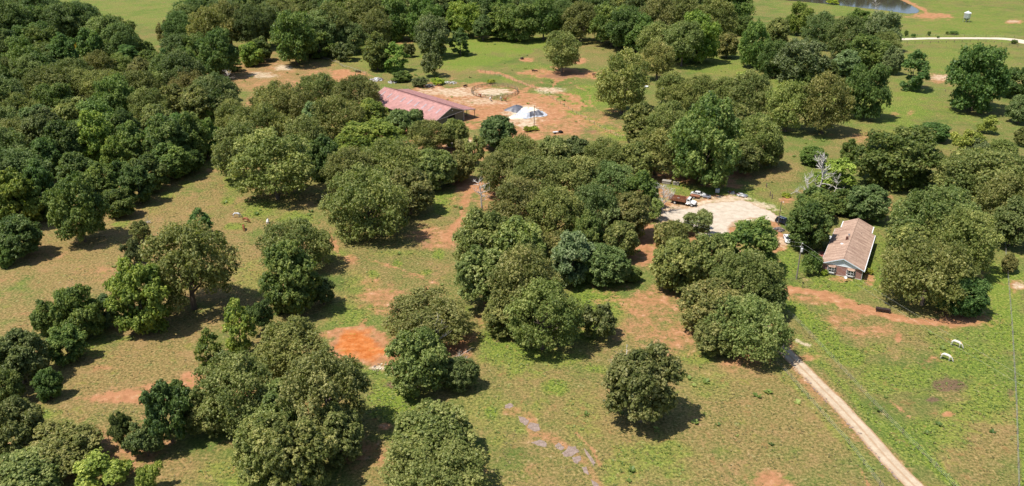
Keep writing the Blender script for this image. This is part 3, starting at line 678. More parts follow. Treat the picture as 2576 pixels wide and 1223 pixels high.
if 0: open('/tmp/tris','w').write(str(sum(len(m.polygons) * 2 for v in PRO.values() for m, _, _ in v)))
TREE_ROWS = [
('D', 22, -5, 110, 95, 'at the top left corner of the photo', None),
('N', 140, 15, 95, 112, 'with tan rounded crown at the left end of the top field', None),
('N', 200, 50, 110, 36, 'small one between the two rounded crowns at the top left', None),
('N', 262, 45, 125, 76, 'with thinning tan top at the lower edge of the top left field', None),
('D', 300, 56, 155, 78, 'right beside the thinning tan oak under the top left field', None),
('G', 108, 66, 150, 80, 'left of the yellow bush, behind the wood at upper left', None),
('G', 56, 95, 195, 84, 'near the left edge, well left of the yellow bush', None),
('F', 160, 88, 170, 66, 'just above and left of the yellow bush', None),
('F', 12, 75, 175, 62, 'cut by the left edge of the photo below the corner oak', None),
('F', 66, 158, 240, 56, 'at the edge of the dark gap in the upper left wood', None),
('F', 8, 160, 260, 60, 'at the left edge of the photo beside the dark gap', None),
('G', 6, 235, 320, 50, 'low one at the left edge of the photo under the dark gap', None),
('X', 189, 106, 131, 13, 'standing among the dark trees of the upper left wood', None),
('G', 225, 75, 155, 54, 'directly right of the yellow bush', None),
('G', 125, 112, 180, 72, 'filling the wood below and left of the yellow bush', None),
('F', 322, 112, 158, 50, 'under the dark oak at the lower edge of the top left field', None),
('G', 370, 105, 152, 36, 'small one in the gap below the top left field', None),
('G', 343, 92, 138, 32, 'small one right of the dark oak under the top left field', None),
('G', 377, 125, 198, 58, 'at the bottom of the gap below the top left field', None),
('K', 413, 118, 200, 40, 'narrow one at the left end of the upper forest', None),
('T', 412, 46, 128, 46, 'leftmost crown of the upper forest, field showing behind it', None),
('D', 455, 28, 130, 74, 'second crown from the left of the upper forest', None),
('N', 525, 16, 130, 95, 'high crown of the upper forest right of its left end', None),
('N', 575, 6, 130, 84, 'upper forest crown with a brown tinge, right of the high crown', None),
('D', 625, 12, 145, 84, 'upper forest crown directly above the small bright tree by the clay slope', None),
('G', 490, 84, 172, 72, 'in the front of the upper forest near its left end', None),
('F', 550, 76, 180, 84, 'in the front of the upper forest above the dead tree', None),
('C', 497, 140, 198, 50, 'in front of the upper forest, left of the dead tree', None),
('G', 538, 142, 196, 60, 'low one in front of the upper forest just above the dead tree', None),
('C', 586, 136, 182, 40, 'pale one in front of the upper forest, left of the bright small tree', None),
('B', 631, 106, 170, 52, 'at the left end of the clay slope before the upper forest', None),
('O', 180, 150, 225, 88, 'on the back row of the left wood, below the dark gap', None),
('O', 247, 133, 195, 80, 'on the back row of the left wood, below the thinning tan oak', None),
('O', 293, 138, 195, 72, 'on the back row of the left wood, touching the dark low tree', None),
('O', 352, 146, 205, 60, 'at the right end of the back row of the left wood', None),
('N', 125, 172, 255, 112, 'broad rounded one on the far left shoulder of the left wood', None),
('O', 205, 172, 240, 76, 'behind the bright centre of the left wood', None),
('N', 262, 178, 250, 92, 'rounded one in the upper middle of the left wood', None),
('D', 418, 172, 240, 62, 'at the right rear of the left wood near the narrow dark trees', None),
('N', 343, 182, 262, 104, 'wide rounded one in the right half of the left wood', None),
('N', 474, 180, 255, 88, 'tan one at the rear right corner of the left wood', None),
('G', 290, 190, 295, 96, "greenest of the left wood's middle crowns", None),
('O', 35, 235, 315, 104, "at the left edge of the photo on the left wood's shoulder", None),
('G', 135, 208, 292, 92, 'in the left half of the left wood, below its broad rounded oak', None),
('N', 186, 248, 325, 84, 'domed one in the left half of the left wood', None),
('D', 96, 262, 330, 74, 'between the domed oak and the left edge oak', None),
('O', 237, 258, 330, 66, 'next to the domed oak on its right', None),
('O', 376, 222, 305, 84, 'in the centre right of the left wood', None),
('O', 436, 216, 295, 78, 'in the right part of the left wood, below its rear corner oak', None),
('N', 505, 210, 305, 80, 'at the right rim of the left wood, facing the clay slope', None),
('B', 548, 238, 335, 52, 'at the right rim of the left wood above the big oak group', None),
('N', 35, 298, 388, 96, 'tan one near the left edge in the lower left wood', None),
('D', 108, 275, 372, 84, 'dark gap filler left of centre in the left wood', None),
('B', 240, 285, 412, 88, 'brightest crown of the lower left wood', None),
('F', 315, 272, 375, 72, 'behind the brightest crown of the lower left wood', None),
('O', 396, 260, 345, 72, 'between the middle and the right rim of the left wood', None),
('G', 332, 310, 425, 72, 'right beside the brightest crown of the lower left wood', None),
('G', 420, 290, 412, 92, 'big one near the right rim of the left wood', None),
('G', 476, 285, 402, 80, 'second from the right rim in the lower left wood', None),
('G', 517, 305, 408, 62, 'last one at the right rim of the lower left wood', None),
('F', 160, 300, 425, 84, 'deep in the lower left wood, left of its brightest crown', None),
('B', 288, 345, 432, 62, 'low one below the brightest crown of the left wood', None),
('B', 26, 350, 445, 84, 'at the left edge of the photo, upper one of the bright pair', None),
('F', 110, 345, 445, 76, 'shaded bluish one near the left edge in the lower left wood', None),
('B', 32, 430, 565, 106, 'at the left edge of the photo, lower one of the bright pair', None),
('F', 100, 415, 545, 84, 'shaded one between the bright pair and the drooping dark tree', None),
('F', 45, 540, 640, 100, 'lowest tall one at the left edge, casting shade onto the meadow', None),
('G', 12, 615, 675, 46, 'little one at the very left edge beside the meadow shade', None),
('G', 196, 440, 592, 122, 'drooping one standing out from the left wood onto the meadow', None),
('G', 297, 472, 542, 66, 'low spreading one at the meadow edge right of the drooping tree', None),
('G', 248, 408, 500, 82, 'behind the drooping tree at the meadow edge', None),
('F', 345, 418, 505, 70, 'at the meadow edge in the shade of the left wood', None),
('G', 372, 385, 478, 76, 'above the shaded stretch of the meadow edge', None),
('G', 428, 360, 440, 90, 'at the meadow edge where the bright weeds begin', None),
('F', 188, 385, 470, 80, 'above the drooping tree in the lower left wood', None),
('F', 480, 372, 425, 60, "low one at the meadow's top corner", None),
('F', 300, 405, 470, 60, 'between the meadow edge trees of the left wood', None),
('D', 665, 14, 115, 78, 'upper forest crown above and right of the small bright tree', None),
('O', 705, -12, 80, 84, "on the skyline of the upper forest, left of the pasture's view", None),
('G', 740, 28, 150, 104, 'tall one fronting the upper forest behind the rail fence', None),
('C', 803, 66, 142, 58, 'at the right of the tall front tree, behind the rail fence', None),
('C', 750, 96, 146, 50, 'low one right behind the rail fence', None),
('C', 713, 102, 148, 36, 'small one behind the left end of the rail fence', None),
('G', 655, 98, 158, 54, 'at the left end of the rail fence', None),
('O', 830, 8, 115, 96, 'wide crown of the upper forest above the lone round bush', None),
('O', 860, -18, 72, 84, 'on the rear row of the upper forest over the clay slope', None),
('O', 922, -8, 82, 94, 'rear row crown of the upper forest above the green pair', None),
('O', 942, 24, 112, 84, 'front row crown of the upper forest above the green pair', None),
('G', 992, -6, 95, 84, 'upper forest tree right above the small clearing', None),
('D', 890, 60, 135, 76, 'dark mass behind the lone round bush', None),
('G', 1065, -5, 95, 84, 'upper forest tree behind the grey-green front tree', None),
('W', 1085, 38, 150, 88, 'standing out in front of the upper forest by the pasture', None),
('K', 1157, 65, 144, 52, 'at the right side of the grey-green front tree', None),
('R', 1089, 134, 197, 52, 'standing alone on the pasture behind the barn', None),
('R', 863, 103, 157, 58, 'standing alone beside the rail fence', None),
('G', 948, 86, 182, 68, 'left one of the pair behind the rubble', None),
('C', 992, 100, 185, 66, 'right one of the pair behind the rubble', None),
('R', 1026, 110, 147, 34, 'brownish low one beside the pair behind the rubble', None),
('O', 1110, -30, 60, 90, "rear row of the upper forest over the pasture's left end", None),
('B', 1165, 4, 78, 80, 'vivid one in the upper forest above the narrow dark tree', None),
('D', 1212, -15, 80, 70, 'shaded upper forest tree beside the vivid one', None),
('C', 1253, 10, 94, 66, 'pale one at the front of the upper forest over the pasture', None),
('D', 1215, 40, 92, 50, "front row tree under the shade at the pasture's far edge", None),
('G', 1300, 8, 95, 98, "wide one at the pasture's far edge, left of the lone oak", None),
('G', 1368, -8, 85, 72, 'rear row tree of the upper forest behind the lone oak', None),
('D', 1412, 0, 92, 66, "shaded one right behind the lone oak's top", None),
('O', 1462, 4, 95, 88, 'front row tree of the upper forest right of the lone oak', None),
('G', 1540, 10, 102, 94, "front row tree of the upper forest over the pasture's right half", None),
('G', 1612, 38, 125, 82, "leaning out over the pasture's right corner", None),
('O', 1655, -10, 90, 88, 'rear row crown left of the brown-topped oak', None),
('D', 1500, -20, 60, 80, "rear row crown right of the lone oak's direction", None),
('O', 1580, -22, 60, 84, "rear row crown above the pasture's right half", None),
('O', 1720, -20, 70, 84, 'rear row crown above the big olive-green front tree', None),
('O', 1800, -4, 100, 92, 'last rear row crown of the upper forest before the far field', None),
('N', 1655, 58, 140, 96, 'brown-topped front oak, upper one of the stacked pair', None),
('N', 1655, 102, 208, 84, "lower one of the stacked pair beside the pasture's right corner", None),
('B', 1755, 34, 166, 104, 'big one standing out at the right end of the upper forest', 'big olive-green tree'),
('N', 1708, 92, 150, 50, 'tucked between the stacked oaks and the big olive-green tree', None),
('O', 1414, 76, 186, 90, 'standing alone in the middle of the pasture', None),
('N', 1567, 132, 298, 132, 'large rounded one alone beside the clay path', None),
('G', 1870, 40, 92, 62, 'airy one at the left end of the upper right copse', None),
('N', 1830, 82, 152, 54, 'brown one at the left end of the upper right copse', None),
('G', 1900, 56, 182, 80, 'with a ragged crown in the upper right copse', None),
('F', 1948, 100, 188, 74, 'lower left one of the upper right copse', None),
('B', 2010, 8, 92, 62, 'tallest one of the upper right copse, near the pond', None),
('O', 1958, 44, 125, 54, 'left of the tallest tree in the upper right copse', None),
('D', 2064, 30, 112, 84, 'dark rounded one in the middle of the upper right copse', None),
('D', 2128, 38, 140, 88, 'second dark rounded one of the upper right copse', None),
('G', 2162, 26, 80, 54, 'at the pond side of the upper right copse', None),
('W', 2220, 28, 122, 80, 'with pale bare twigs, at the right end of the upper right copse', None),
('O', 2228, 80, 135, 66, 'under the twiggy tree at the right end of the copse', None),
('W', 2015, 98, 206, 118, 'wide shaded one at the front of the upper right copse', None),
('G', 2180, 90, 168, 104, 'broad one at the right front of the upper right copse', None),
('W', 2245, 118, 198, 48, 'thin one at the right end of the upper right copse', None),
('W', 2130, 128, 188, 66, 'low one between the broad copse tree and the wide shaded one', None),
('G', 2085, 150, 200, 46, 'small pale one at the front of the upper right copse', None),
('G', 2018, 178, 225, 50, 'small one behind the tan crowns right of centre', None),
('F', 2180, 158, 308, 108, 'dense dome right of the tan-topped crowns', None),
('K', 2302, 118, 232, 76, 'alone in the meadow beside the sand patch', None),
('F', 2462, 112, 292, 152, 'huge one standing in the right meadow', None),
('F', 2555, 172, 250, 76, 'at the right edge of the photo beside the huge meadow tree', None),
('D', 2568, 238, 335, 62, 'at the right edge below the huge meadow tree', None),
('N', 2572, 320, 385, 40, 'low one at the right edge above the broad brown oak', None),
('O', 1692, 184, 268, 92, 'rear left crown of the middle right copse', None),
('O', 1757, 194, 272, 92, 'rear row second from left in the middle right copse', None),
('O', 1822, 190, 280, 84, 'rear row centre of the middle right copse', None),
('O', 1890, 182, 295, 94, 'rear row right of centre in the middle right copse', None),
('Y', 1878, 176, 212, 62, 'topping the rear row of the middle right copse', None),
('N', 1985, 200, 345, 104, 'tall trunked one in the middle right copse', None),
('N', 2078, 188, 345, 116, 'bulky tan-topped one at the right of the middle right copse', None),
('N', 1612, 262, 358, 94, 'tan left end of the middle right copse', None),
('O', 1678, 252, 365, 92, 'second from the left end of the middle right copse', None),
('G', 1775, 248, 455, 168, 'largest and greenest of the middle right copse', None),
('N', 1842, 255, 345, 84, 'behind the largest green tree of the middle right copse', None),
('O', 1908, 285, 415, 108, 'lower right body of the middle right copse', None),
('N', 1650, 325, 432, 116, 'lower left front of the middle right copse above the clay', None),
('D', 1740, 372, 462, 60, 'shading the parked wrecks by the gravel yard', None),
('O', 1868, 350, 430, 84, 'low front right of the middle right copse', None),
('N', 1935, 335, 425, 66, "at the copse's right foot beside the dry strip", None),
('G', 2045, 366, 420, 62, 'small one on the grass right of the copse', None),
('G', 2138, 350, 412, 46, 'small bushy one left of the big dark dome', None),
('G', 2268, 318, 480, 206, 'wide dome-shaped one at right centre', 'big dark green tree'),
('F', 2340, 306, 360, 88, 'round dark top poking out behind the wide dome', None),
('Y', 2487, 288, 340, 56, 'upper tuft above the spindly tree at right', None),
('Y', 2435, 322, 402, 82, 'spindly one in front of the right meadow', None),
('N', 2522, 352, 392, 66, 'low brown one behind the broad brown oak', None),
('W', 2455, 348, 405, 60, 'grey one wedged between the dome and the broad brown oak', None),
('N', 2478, 375, 500, 208, 'very broad brown crown at the right edge area', None),
('N', 2420, 398, 500, 110, 'left shoulder of the very broad brown crown', None),
('N', 2532, 430, 575, 130, 'lower right part of the brown group at the right edge', None),
('D', 2552, 500, 612, 100, 'shaded one at the right edge above the weedy field', None),
('Y', 2105, 392, 480, 116, 'behind the dead tree north of the brick house', None),
('G', 2050, 470, 560, 96, 'bushy one around the foot of the dead tree', None),
('D', 2185, 462, 562, 92, 'directly behind the brick house', None),
('F', 2036, 505, 636, 104, 'shading the parked cars left of the brick house', None),
('G', 2125, 475, 545, 76, 'between the dead tree and the tree behind the brick house', None),
('S', 2045, 630, 694, 48, 'beside the front left corner of the brick house', None),
('H', 2073, 677, 694, 17, 'at the foot of the big bush by the brick house', None),
('H', 2187, 673, 692, 16, 'low one at the right front corner of the brick house', None),
('O', 2356, 474, 650, 214, 'tallest crown of the oak group right of the house', None),
('O', 2425, 520, 710, 150, 'right crown of the oak group right of the house', None),
('N', 2284, 560, 690, 104, 'left crown of the oak group, reaching toward the house', None),
('O', 2336, 600, 785, 205, 'front crown of the oak group right of the house', None),
('F', 2425, 690, 802, 110, "lower dark crown hugging the oak group's foot", None),
('N', 2540, 640, 690, 40, 'tiny outlying branchy one right of the oak group', None),
('N', 585, 255, 345, 90, 'upper left of the big oak group in the middle left', None),
('O', 655, 262, 370, 130, 'top of the big oak group in the middle left', None),
('O', 605, 300, 450, 124, 'left side of the big oak group in the middle left', None),
('O', 690, 330, 488, 176, 'front of the big oak group over the shaded meadow', None),
('N', 765, 290, 420, 110, 'right side of the big oak group in the middle left', None),
('F', 812, 345, 445, 78, 'dark green one at the right foot of the big oak group', None),
('T', 577, 198, 258, 42, 'little dark one below the dead tree on the clay slope', None),
('O', 700, 212, 300, 112, 'left end of the oaks above the big group, by the clay slope', None),
('N', 745, 228, 305, 90, 'second of the oaks by the clay slope', None),
('O', 802, 186, 272, 104, 'peak of the oaks beside the clay slope', None),
('N', 898, 194, 282, 118, "covering the barn's far left corner", None),
('O', 845, 245, 345, 120, 'in the grove left of the barn', None),
('W', 790, 260, 350, 70, 'greyish one in the grove left of the barn', None),
('B', 935, 248, 330, 88, "vivid one against the barn's left end", None),
('B', 928, 300, 378, 150, "vivid spreading one below the barn's left end", None),
('D', 1016, 276, 345, 80, "dark one touching the barn's front eave", None),
('D', 1046, 274, 330, 44, "right twin of the dark one touching the barn's eave", None),
('O', 1076, 298, 392, 104, "in front of the barn's near corner", None),
('N', 1143, 298, 385, 64, "below the barn's doorway", None),
('T', 1165, 345, 400, 50, 'open one with sand showing through, below the barn doorway', None),
('D', 1250, 290, 378, 90, 'round one between the barn and the sand pile', None),
('T', 1195, 335, 420, 60, 'left shoulder of the round one by the sand pile', None),
('O', 880, 368, 505, 132, 'left half of the twin oaks above the shaded hollow', None),
('O', 985, 356, 470, 152, 'top right of the twin oaks above the shaded hollow', None),
('N', 925, 425, 605, 206, 'great front crown of the twin oaks in the centre left', None),
('O', 1030, 425, 545, 112, 'right flank of the twin oaks in the centre left', None),
('O', 1090, 372, 470, 96, 'row oak between the twin oaks and the red clay track', None),
('N', 1145, 385, 462, 88, 'row oak directly above the red clay track', None),
('F', 1060, 400, 475, 60, "shaded one behind the twin oaks' right flank", None),
('O', 1305, 342, 430, 114, 'top left of the central oak mass', None),
('O', 1392, 348, 428, 92, 'top of the central oak mass below the old cart', None),
('D', 1455, 345, 420, 84, 'top middle of the central oak mass', None),
('O', 1530, 352, 440, 114, 'top right of the central oak mass', None),
('O', 1595, 362, 450, 92, 'upper right corner of the central oak mass', None),
('O', 1262, 376, 482, 108, 'left rim of the central oak mass above the bare tree', None),
('O', 1350, 388, 505, 132, 'upper body of the central oak mass, left half', None),
('N', 1445, 395, 505, 124, 'upper body of the central oak mass, middle', None),
('D', 1540, 405, 505, 112, 'upper body of the central oak mass, right half', None),
('G', 1612, 430, 525, 84, 'right rim of the central oak mass facing the truck', None),
('O', 1300, 452, 580, 132, 'left body of the central oak mass beside the bare tree', None),
('N', 1400, 465, 600, 122, 'core of the central oak mass', None),
('D', 1495, 455, 590, 120, 'right of the core of the central oak mass', None),
('N', 1585, 480, 590, 96, 'right body of the central oak mass above the clay gap', None),
('O', 1215, 530, 690, 124, 'left bulge of the central oak mass over the meadow', None),
('O', 1305, 545, 700, 128, 'below the core of the central oak mass', None),
('G', 1482, 540, 645, 72, 'vivid green pocket inside the central oak mass', None),
('N', 1560, 555, 665, 86, 'beside the clay gap in the central oak mass', None),
('O', 1220, 620, 790, 130, 'lower left bulge of the central oak mass', None),
('O', 1318, 620, 815, 166, 'lower body of the central oak mass', None),
('O', 1365, 700, 872, 160, 'lowest crown of the central oak mass', None),
('N', 1270, 740, 850, 100, 'lower left foot of the central oak mass', None),
('W', 1440, 585, 710, 100, 'greyish one at the lower right of the central oak mass', None),
('D', 1522, 612, 722, 112, 'dark foot of the central oak mass above the clay patch', None),
('G', 1590, 668, 712, 44, 'low bright one at the right of the dark foot', None),
('N', 1400, 580, 700, 90, 'lower middle of the central oak mass', None),
('T', 1645, 495, 560, 50, 'twiggy one at the left end of the dump truck', None),
('N', 1690, 556, 636, 90, 'upper left of the group below the gravel yard', None),
('T', 1752, 520, 600, 92, 'open one with the gravel yard showing through', None),
('N', 1700, 600, 735, 118, 'left body of the group below the gravel yard', None),
('O', 1785, 590, 720, 112, 'middle of the group below the gravel yard', None),
('G', 1885, 556, 705, 134, 'upper right of the group below the gravel yard', None),
('O', 1880, 625, 800, 166, 'right body of the group below the gravel yard', None),
('N', 1790, 700, 850, 156, 'lower left body of the group below the gravel yard', None),
('O', 1880, 745, 905, 196, "lowest crown of the group, over the dirt road's upper end", None),
('D', 1925, 690, 830, 96, 'right flank of the group beside the lawn', None),
('N', 470, 550, 795, 216, 'big rounded one standing in the left meadow', None),
('K', 502, 515, 600, 60, 'poking out behind the big rounded meadow oak', None),
('N', 352, 556, 608, 44, 'small brown one left of the big rounded meadow oak', None),
('P', 334, 600, 676, 58, 'small one at the left side of the big rounded meadow oak', None),
('B', 355, 662, 896, 132, 'tall leafy one in front of the big rounded meadow oak', None),
('G', 195, 716, 880, 104, 'leader of the thicket in the lower left meadow', None),
('G', 112, 756, 885, 62, 'left one of the thicket in the lower left meadow', None),
('G', 165, 820, 920, 90, 'front one of the thicket in the lower left meadow', None),
('W', 262, 740, 832, 62, 'greyish one at the right of the lower left thicket', None),
('V', 597, 738, 900, 84, 'vivid upright one in the lower middle left', 'vivid lime green tree'),
('P', 655, 750, 845, 64, 'right of the vivid lime green tree', None),
('C', 530, 815, 952, 70, 'left below the vivid lime green tree', None),
('O', 742, 550, 690, 168, 'flat-topped one above the tall twin-shadow tree', None),
('G', 728, 612, 815, 132, 'tall leafy one with its shade falling to the right', None),
('D', 812, 700, 800, 60, 'shaded right companion of the tall leafy tree', None),
('D', 45, 825, 1005, 128, 'shaggy one in the lower left corner region', None),
('F', 120, 930, 1010, 62, 'beside the shaggy dark oak at lower left', None),
('G', 18, 930, 1060, 70, 'at the left edge below the shaggy dark oak', None),
('O', 40, 1005, 1160, 124, 'at the left edge above the corner', None),
('N', 160, 1062, 1180, 176, 'flat spreading one at the bottom left', None),
('O', 60, 1130, 1260, 170, 'in the bottom left corner', None),
('P', 302, 1035, 1130, 62, 'left one of the bottom left pines', None),
('P', 420, 955, 1130, 128, 'largest of the bottom left pines', None),
('P', 365, 1060, 1160, 90, 'front one of the bottom left pines', None),
('G', 440, 955, 1000, 44, 'small twiggy one behind the largest pine', None),
('Y', 262, 1125, 1250, 150, "pale rounded one at the bottom edge, left of the pines' shade", None),
('Y', 372, 1155, 1250, 78, 'small pale one at the bottom edge below the pines', None),
('O', 730, 800, 960, 176, 'top of the large oak cluster at the bottom centre left', None),
('O', 600, 885, 1080, 186, 'left flank of the large oak cluster at the bottom', None),
('O', 815, 880, 1105, 196, 'right flank of the large oak cluster at the bottom', None),
('O', 690, 965, 1110, 150, 'middle of the large oak cluster at the bottom', None),
('O', 665, 1040, 1270, 150, 'lower left of the large oak cluster at the bottom', None),
('N', 745, 1050, 1280, 160, 'front of the large oak cluster at the bottom edge', None),
('O', 520, 980, 1100, 110, 'outer left arm of the large oak cluster at the bottom', None),
('O', 850, 1020, 1150, 120, 'lower right arm of the large oak cluster at the bottom', None),
('O', 1078, 728, 855, 206, 'wide flat-topped one right of the orange clay patch', None),
('O', 1050, 830, 1000, 144, 'full one below the wide flat-topped oak', None),
('D', 1155, 895, 985, 90, 'low dark one in the shade right of the full oak', None),
('O', 1092, 1015, 1180, 200, 'back crown of the bottom centre pair', None),
('O', 1095, 1090, 1290, 250, 'front crown of the bottom centre pair', None),
('O', 1618, 866, 1098, 182, 'alone on the open slope at the lower middle right', None),
('R', 1503, 768, 868, 94, 'on the grass right of the central oak mass', 'big round olive bush'),
('H', 2095, -3, 13, 24, 'on the near shore of the pond', 'pale green willow shrub'),
('S', 2279, 77, 96, 10, 'at the left end of the far hedge line', None),
('S', 2298, 84, 96, 12, 'second along the far hedge line', None),
('S', 2337, 79, 93, 8, 'third along the far hedge line', None),
('S', 2399, 77, 88, 20, 'widest one on the far hedge line', None),
('S', 2383, 79, 88, 7, 'left of the widest one on the far hedge line', None),
('S', 2360, 90, 97, 7, 'beside the pale far road', None),
('S', 2552, 100, 112, 16, "beside the far road's right bend", None),
('H', 1343, 316, 330, 22, 'around the foot of the wooden pole by the sand pile', None),
('H', 1325, 318, 333, 20, "left of the pole's foot by the sand pile", None),
('H', 1978, 484, 497, 22, 'beside the posts right of the gravel yard', None),
('H', 1235, 200, 208, 20, "low one along the pen's far path", None),
('G', 1010, 178, 205, 50, 'growing out of the rubble behind the barn', None),
('R', 1060, 195, 212, 44, 'behind the barn among the rubble, grey-brown', 'low scrubby bush'),
('H', 1100, 195, 212, 34, 'in the scrub right behind the barn', None),
('O', 1800, 790, 895, 110, 'lower left foot of the group over the dirt road', None),
]
for r in TREE_ROWS:
    tree(*r[:5], place=r[5], look=r[6])

WN = {'left': 'inside the dense left wood', 'upper': 'inside the dense upper forest', 'central': 'inside the central oak mass', 'copse': 'inside the upper right copse', 'middle': 'inside the middle right copse', 'edge': 'inside the brown oak group at the right edge', 'grove': 'inside the oak grove left of the barn', 'bottom': 'inside the oak cluster at the bottom'}
fr = random.Random(12)
for wn_, pl in WOODS.items():
    if wn_ not in ('left', 'upper'): continue
    xs = [P(x, y, 7) for x, y in pl]; x0, x1 = min(p.x for p in xs), max(p.x for p in xs); y0, y1 = min(p.y for p in xs), min(max(p.y for p in xs), 760)
    gx = x0
    while gx < x1:
        gy = y0
        while gy < y1:
            X_, Y_ = gx + fr.uniform(-2, 2), gy + fr.uniform(-2, 2); gy += 4.0
            dep = Y_ * CP + (CAM_H - 7) * SP; sx = CX + FPX * X_ / dep; sy = CY - FPX * (Y_ * SP - (CAM_H - 7) * CP) / dep
            if not in_poly(sx, sy, pl) or not (-40 < sx < 2620): continue
            if min(math.hypot(X_ - t[0], Y_ - t[1]) - .80 * t[2] for t in TREES) < 7.2 + max(0, Y_ - 200) * .022 or sy < 14: continue
            rw = (fr.uniform(7.0, 9.2) + max(0, Y_ - 200) * .008) * FPX / dep; code = fr.choice('JQGF' if wn_ in ('left', 'upper') else 'JJQG')
            px_ = [q[0] for q in pl]; py_ = [q[1] for q in pl]; fx = (sx - min(px_)) / (max(px_) - min(px_)); fy = (sy - min(py_)) / (max(py_) - min(py_))
            where = ('left ' if fx < .25 else 'centre left ' if fx < .5 else 'centre right ' if fx < .75 else 'right ') + ('far' if fy < .33 else 'middle' if fy < .66 else 'near')
            tree(code, sx, sy - rw * .95, sy + rw * .9, rw * 2 / 1.08, look='crowded ' + {'J': 'olive tree', 'Q': 'dark tree', 'G': 'green tree', 'F': 'deep green tree'}[code], place=WN[wn_] + ', in its ' + where + ' part', group='crowded trees ' + WN[wn_])
        gx += 4.0
for i_, x in enumerate(range(1890, 2400, 36)):
    tree('GOFQ'[i_ % 4], x, -78 - (i_ * 7 % 12), -30, 44, place='on the far shore of the pond, number %s of the row from the left' % ('one two three four five six seven eight nine ten eleven twelve thirteen fourteen fifteen'.split()[i_]), look='tall tree')
# ------------------------------------------------------------------ buildings
def PP(x, y, z=0.0):            # same survey, in photograph pixels
    return P(x / 1.19255, y / 1.19255, z)
def shingles(name, hi, lo):
    m, nt, o = nodes(name)
    tc = N(nt, 'TexCoord').outputs['Object']
    mp = N(nt, 'Mapping'); nt.links.new(tc, mp.inputs[0]); mp.inputs['Rotation'].default_value = (0, 0, R_(90))
    br = N(nt, 'TexBrick'); nt.links.new(mp.outputs[0], br.inputs['Vector']); setin(br, Scale=1.0)
    br.inputs['Color1'].default_value = (1, 1, 1, 1); br.inputs['Color2'].default_value = (.78, .78, .78, 1); br.inputs['Mortar'].default_value = (.5, .5, .5, 1)
    br.inputs['Brick Width'].default_value = .9; br.inputs['Row Height'].default_value = .28; br.inputs['Mortar Size'].default_value = .025
    mp2 = N(nt, 'Mapping'); nt.links.new(tc, mp2.inputs[0]); mp2.inputs['Scale'].default_value = (.25, 1.2, .25)
    c = ramp(nt, noise(nt, 1.0, 4, .7, mp2.outputs[0]), [(.3, lo), (.65, hi)])
    c = mixc(nt, .8, c, br.outputs[0], 'MULTIPLY')
    b = N(nt, 'BsdfPrincipled'); setin(b, Roughness=.9); b.inputs['Specular IOR Level'].default_value = .15
    nt.links.new(c, b.inputs['Base Color']); nt.links.new(b.outputs[0], o.inputs[0]); return m
def brickmat(name):
    m, nt, o = nodes(name)
    tc = N(nt, 'TexCoord').outputs['Object']
    sx = N(nt, 'SeparateXYZ'); nt.links.new(tc, sx.inputs[0]); cx_ = N(nt, 'CombineXYZ')
    nt.links.new(mth(nt, 'ADD', sx.outputs[0], sx.outputs[1]), cx_.inputs[0]); nt.links.new(sx.outputs[2], cx_.inputs[1])
    br = N(nt, 'TexBrick'); nt.links.new(cx_.outputs[0], br.inputs['Vector']); setin(br, Scale=1.0)
    br.inputs['Color1'].default_value = (.30, .115, .085, 1); br.inputs['Color2'].default_value = (.20, .075, .06, 1); br.inputs['Mortar'].default_value = (.34, .24, .20, 1)
    br.inputs['Brick Width'].default_value = .22; br.inputs['Row Height'].default_value = .075; br.inputs['Mortar Size'].default_value = .010
    c = mixc(nt, sstep(nt, noise(nt, .8, 4), .4, .7), br.outputs[0], (.24, .10, .08), 'MIX')
    b = N(nt, 'BsdfPrincipled'); setin(b, Roughness=.9); nt.links.new(br.outputs[0], b.inputs['Base Color']); nt.links.new(b.outputs[0], o.inputs[0]); return m
M['shingle'] = shingles('brown_shingles', (.54, .375, .275), (.27, .165, .12))
M['brick'] = brickmat('red_brick')
M['siding'] = simple('pale_blue_siding', (.62, .69, .75), .6, var=.12, scale=1.2)
M['redroof'] = simple('faded_red_metal', (.46, .235, .205), .55, 0, var=.28, scale=.5, spec=.4)
M['skylight'] = simple('grey_fibreglass', (.42, .33, .33), .4, var=.45, scale=1.2, spec=.4)
M['barnwall'] = simple('olive_metal_siding', (.155, .15, .105), .6, var=.2, scale=.8)
M['barntrim'] = simple('pale_trim', (.60, .50, .44), .6, var=.15)
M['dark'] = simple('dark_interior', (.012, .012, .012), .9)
M['concrete'] = simple('concrete', (.55, .52, .47), .85, var=.2)

house = empty('brick_house', (81.0, 184.6, 0), -math.atan2(.46, .887), 'single-storey red brick house with brown shingled gable roof and two white bay windows', 'house')
W, L, ZE, ZR = 4.6, 23.4, 2.7, 4.72
mb = MB(); mb.box(-W, W, 0, L, 0, ZE); mb.box(-W + 1.4, W - .9, L - .01, L + 4.9, 0, ZE - .15); mb.build('wall', M['brick'], house)
MB().box(-W - .05, W + .05, -.05, L + .05, -.1, .14).build('foundation', M['concrete'], house)
gb = MB().prism([(-W, ZE + .002), (W, ZE + .002), (0, ZR - .12)], -.03, .1).build('gable', M['siding'], house); gb['label'] = 'pale blue triangular front gable'
MB().box(-W - .02, W + .02, -.07, -.032, ZE - .06, ZE + .08).build('gable_trim', M['white'], house)
def slope(x0, z0, x1, z1, y0, y1, th=.14):
    return MB().prism([(x0, z0), (x1, z1), (x1, z1 + th), (x0, z0 + th)], y0, y1)
roof = slope(0, ZR, 5.05, 2.52, -.45, 23.85).build('roof_slope', M['shingle'], house); roof['label'] = 'right roof slope, duller and streaked'
roof2 = slope(0, ZR, -5.05, 2.52, -.45, 23.85).build('roof_slope', M['shingle'], house); roof2['label'] = 'left roof slope, sunlit'
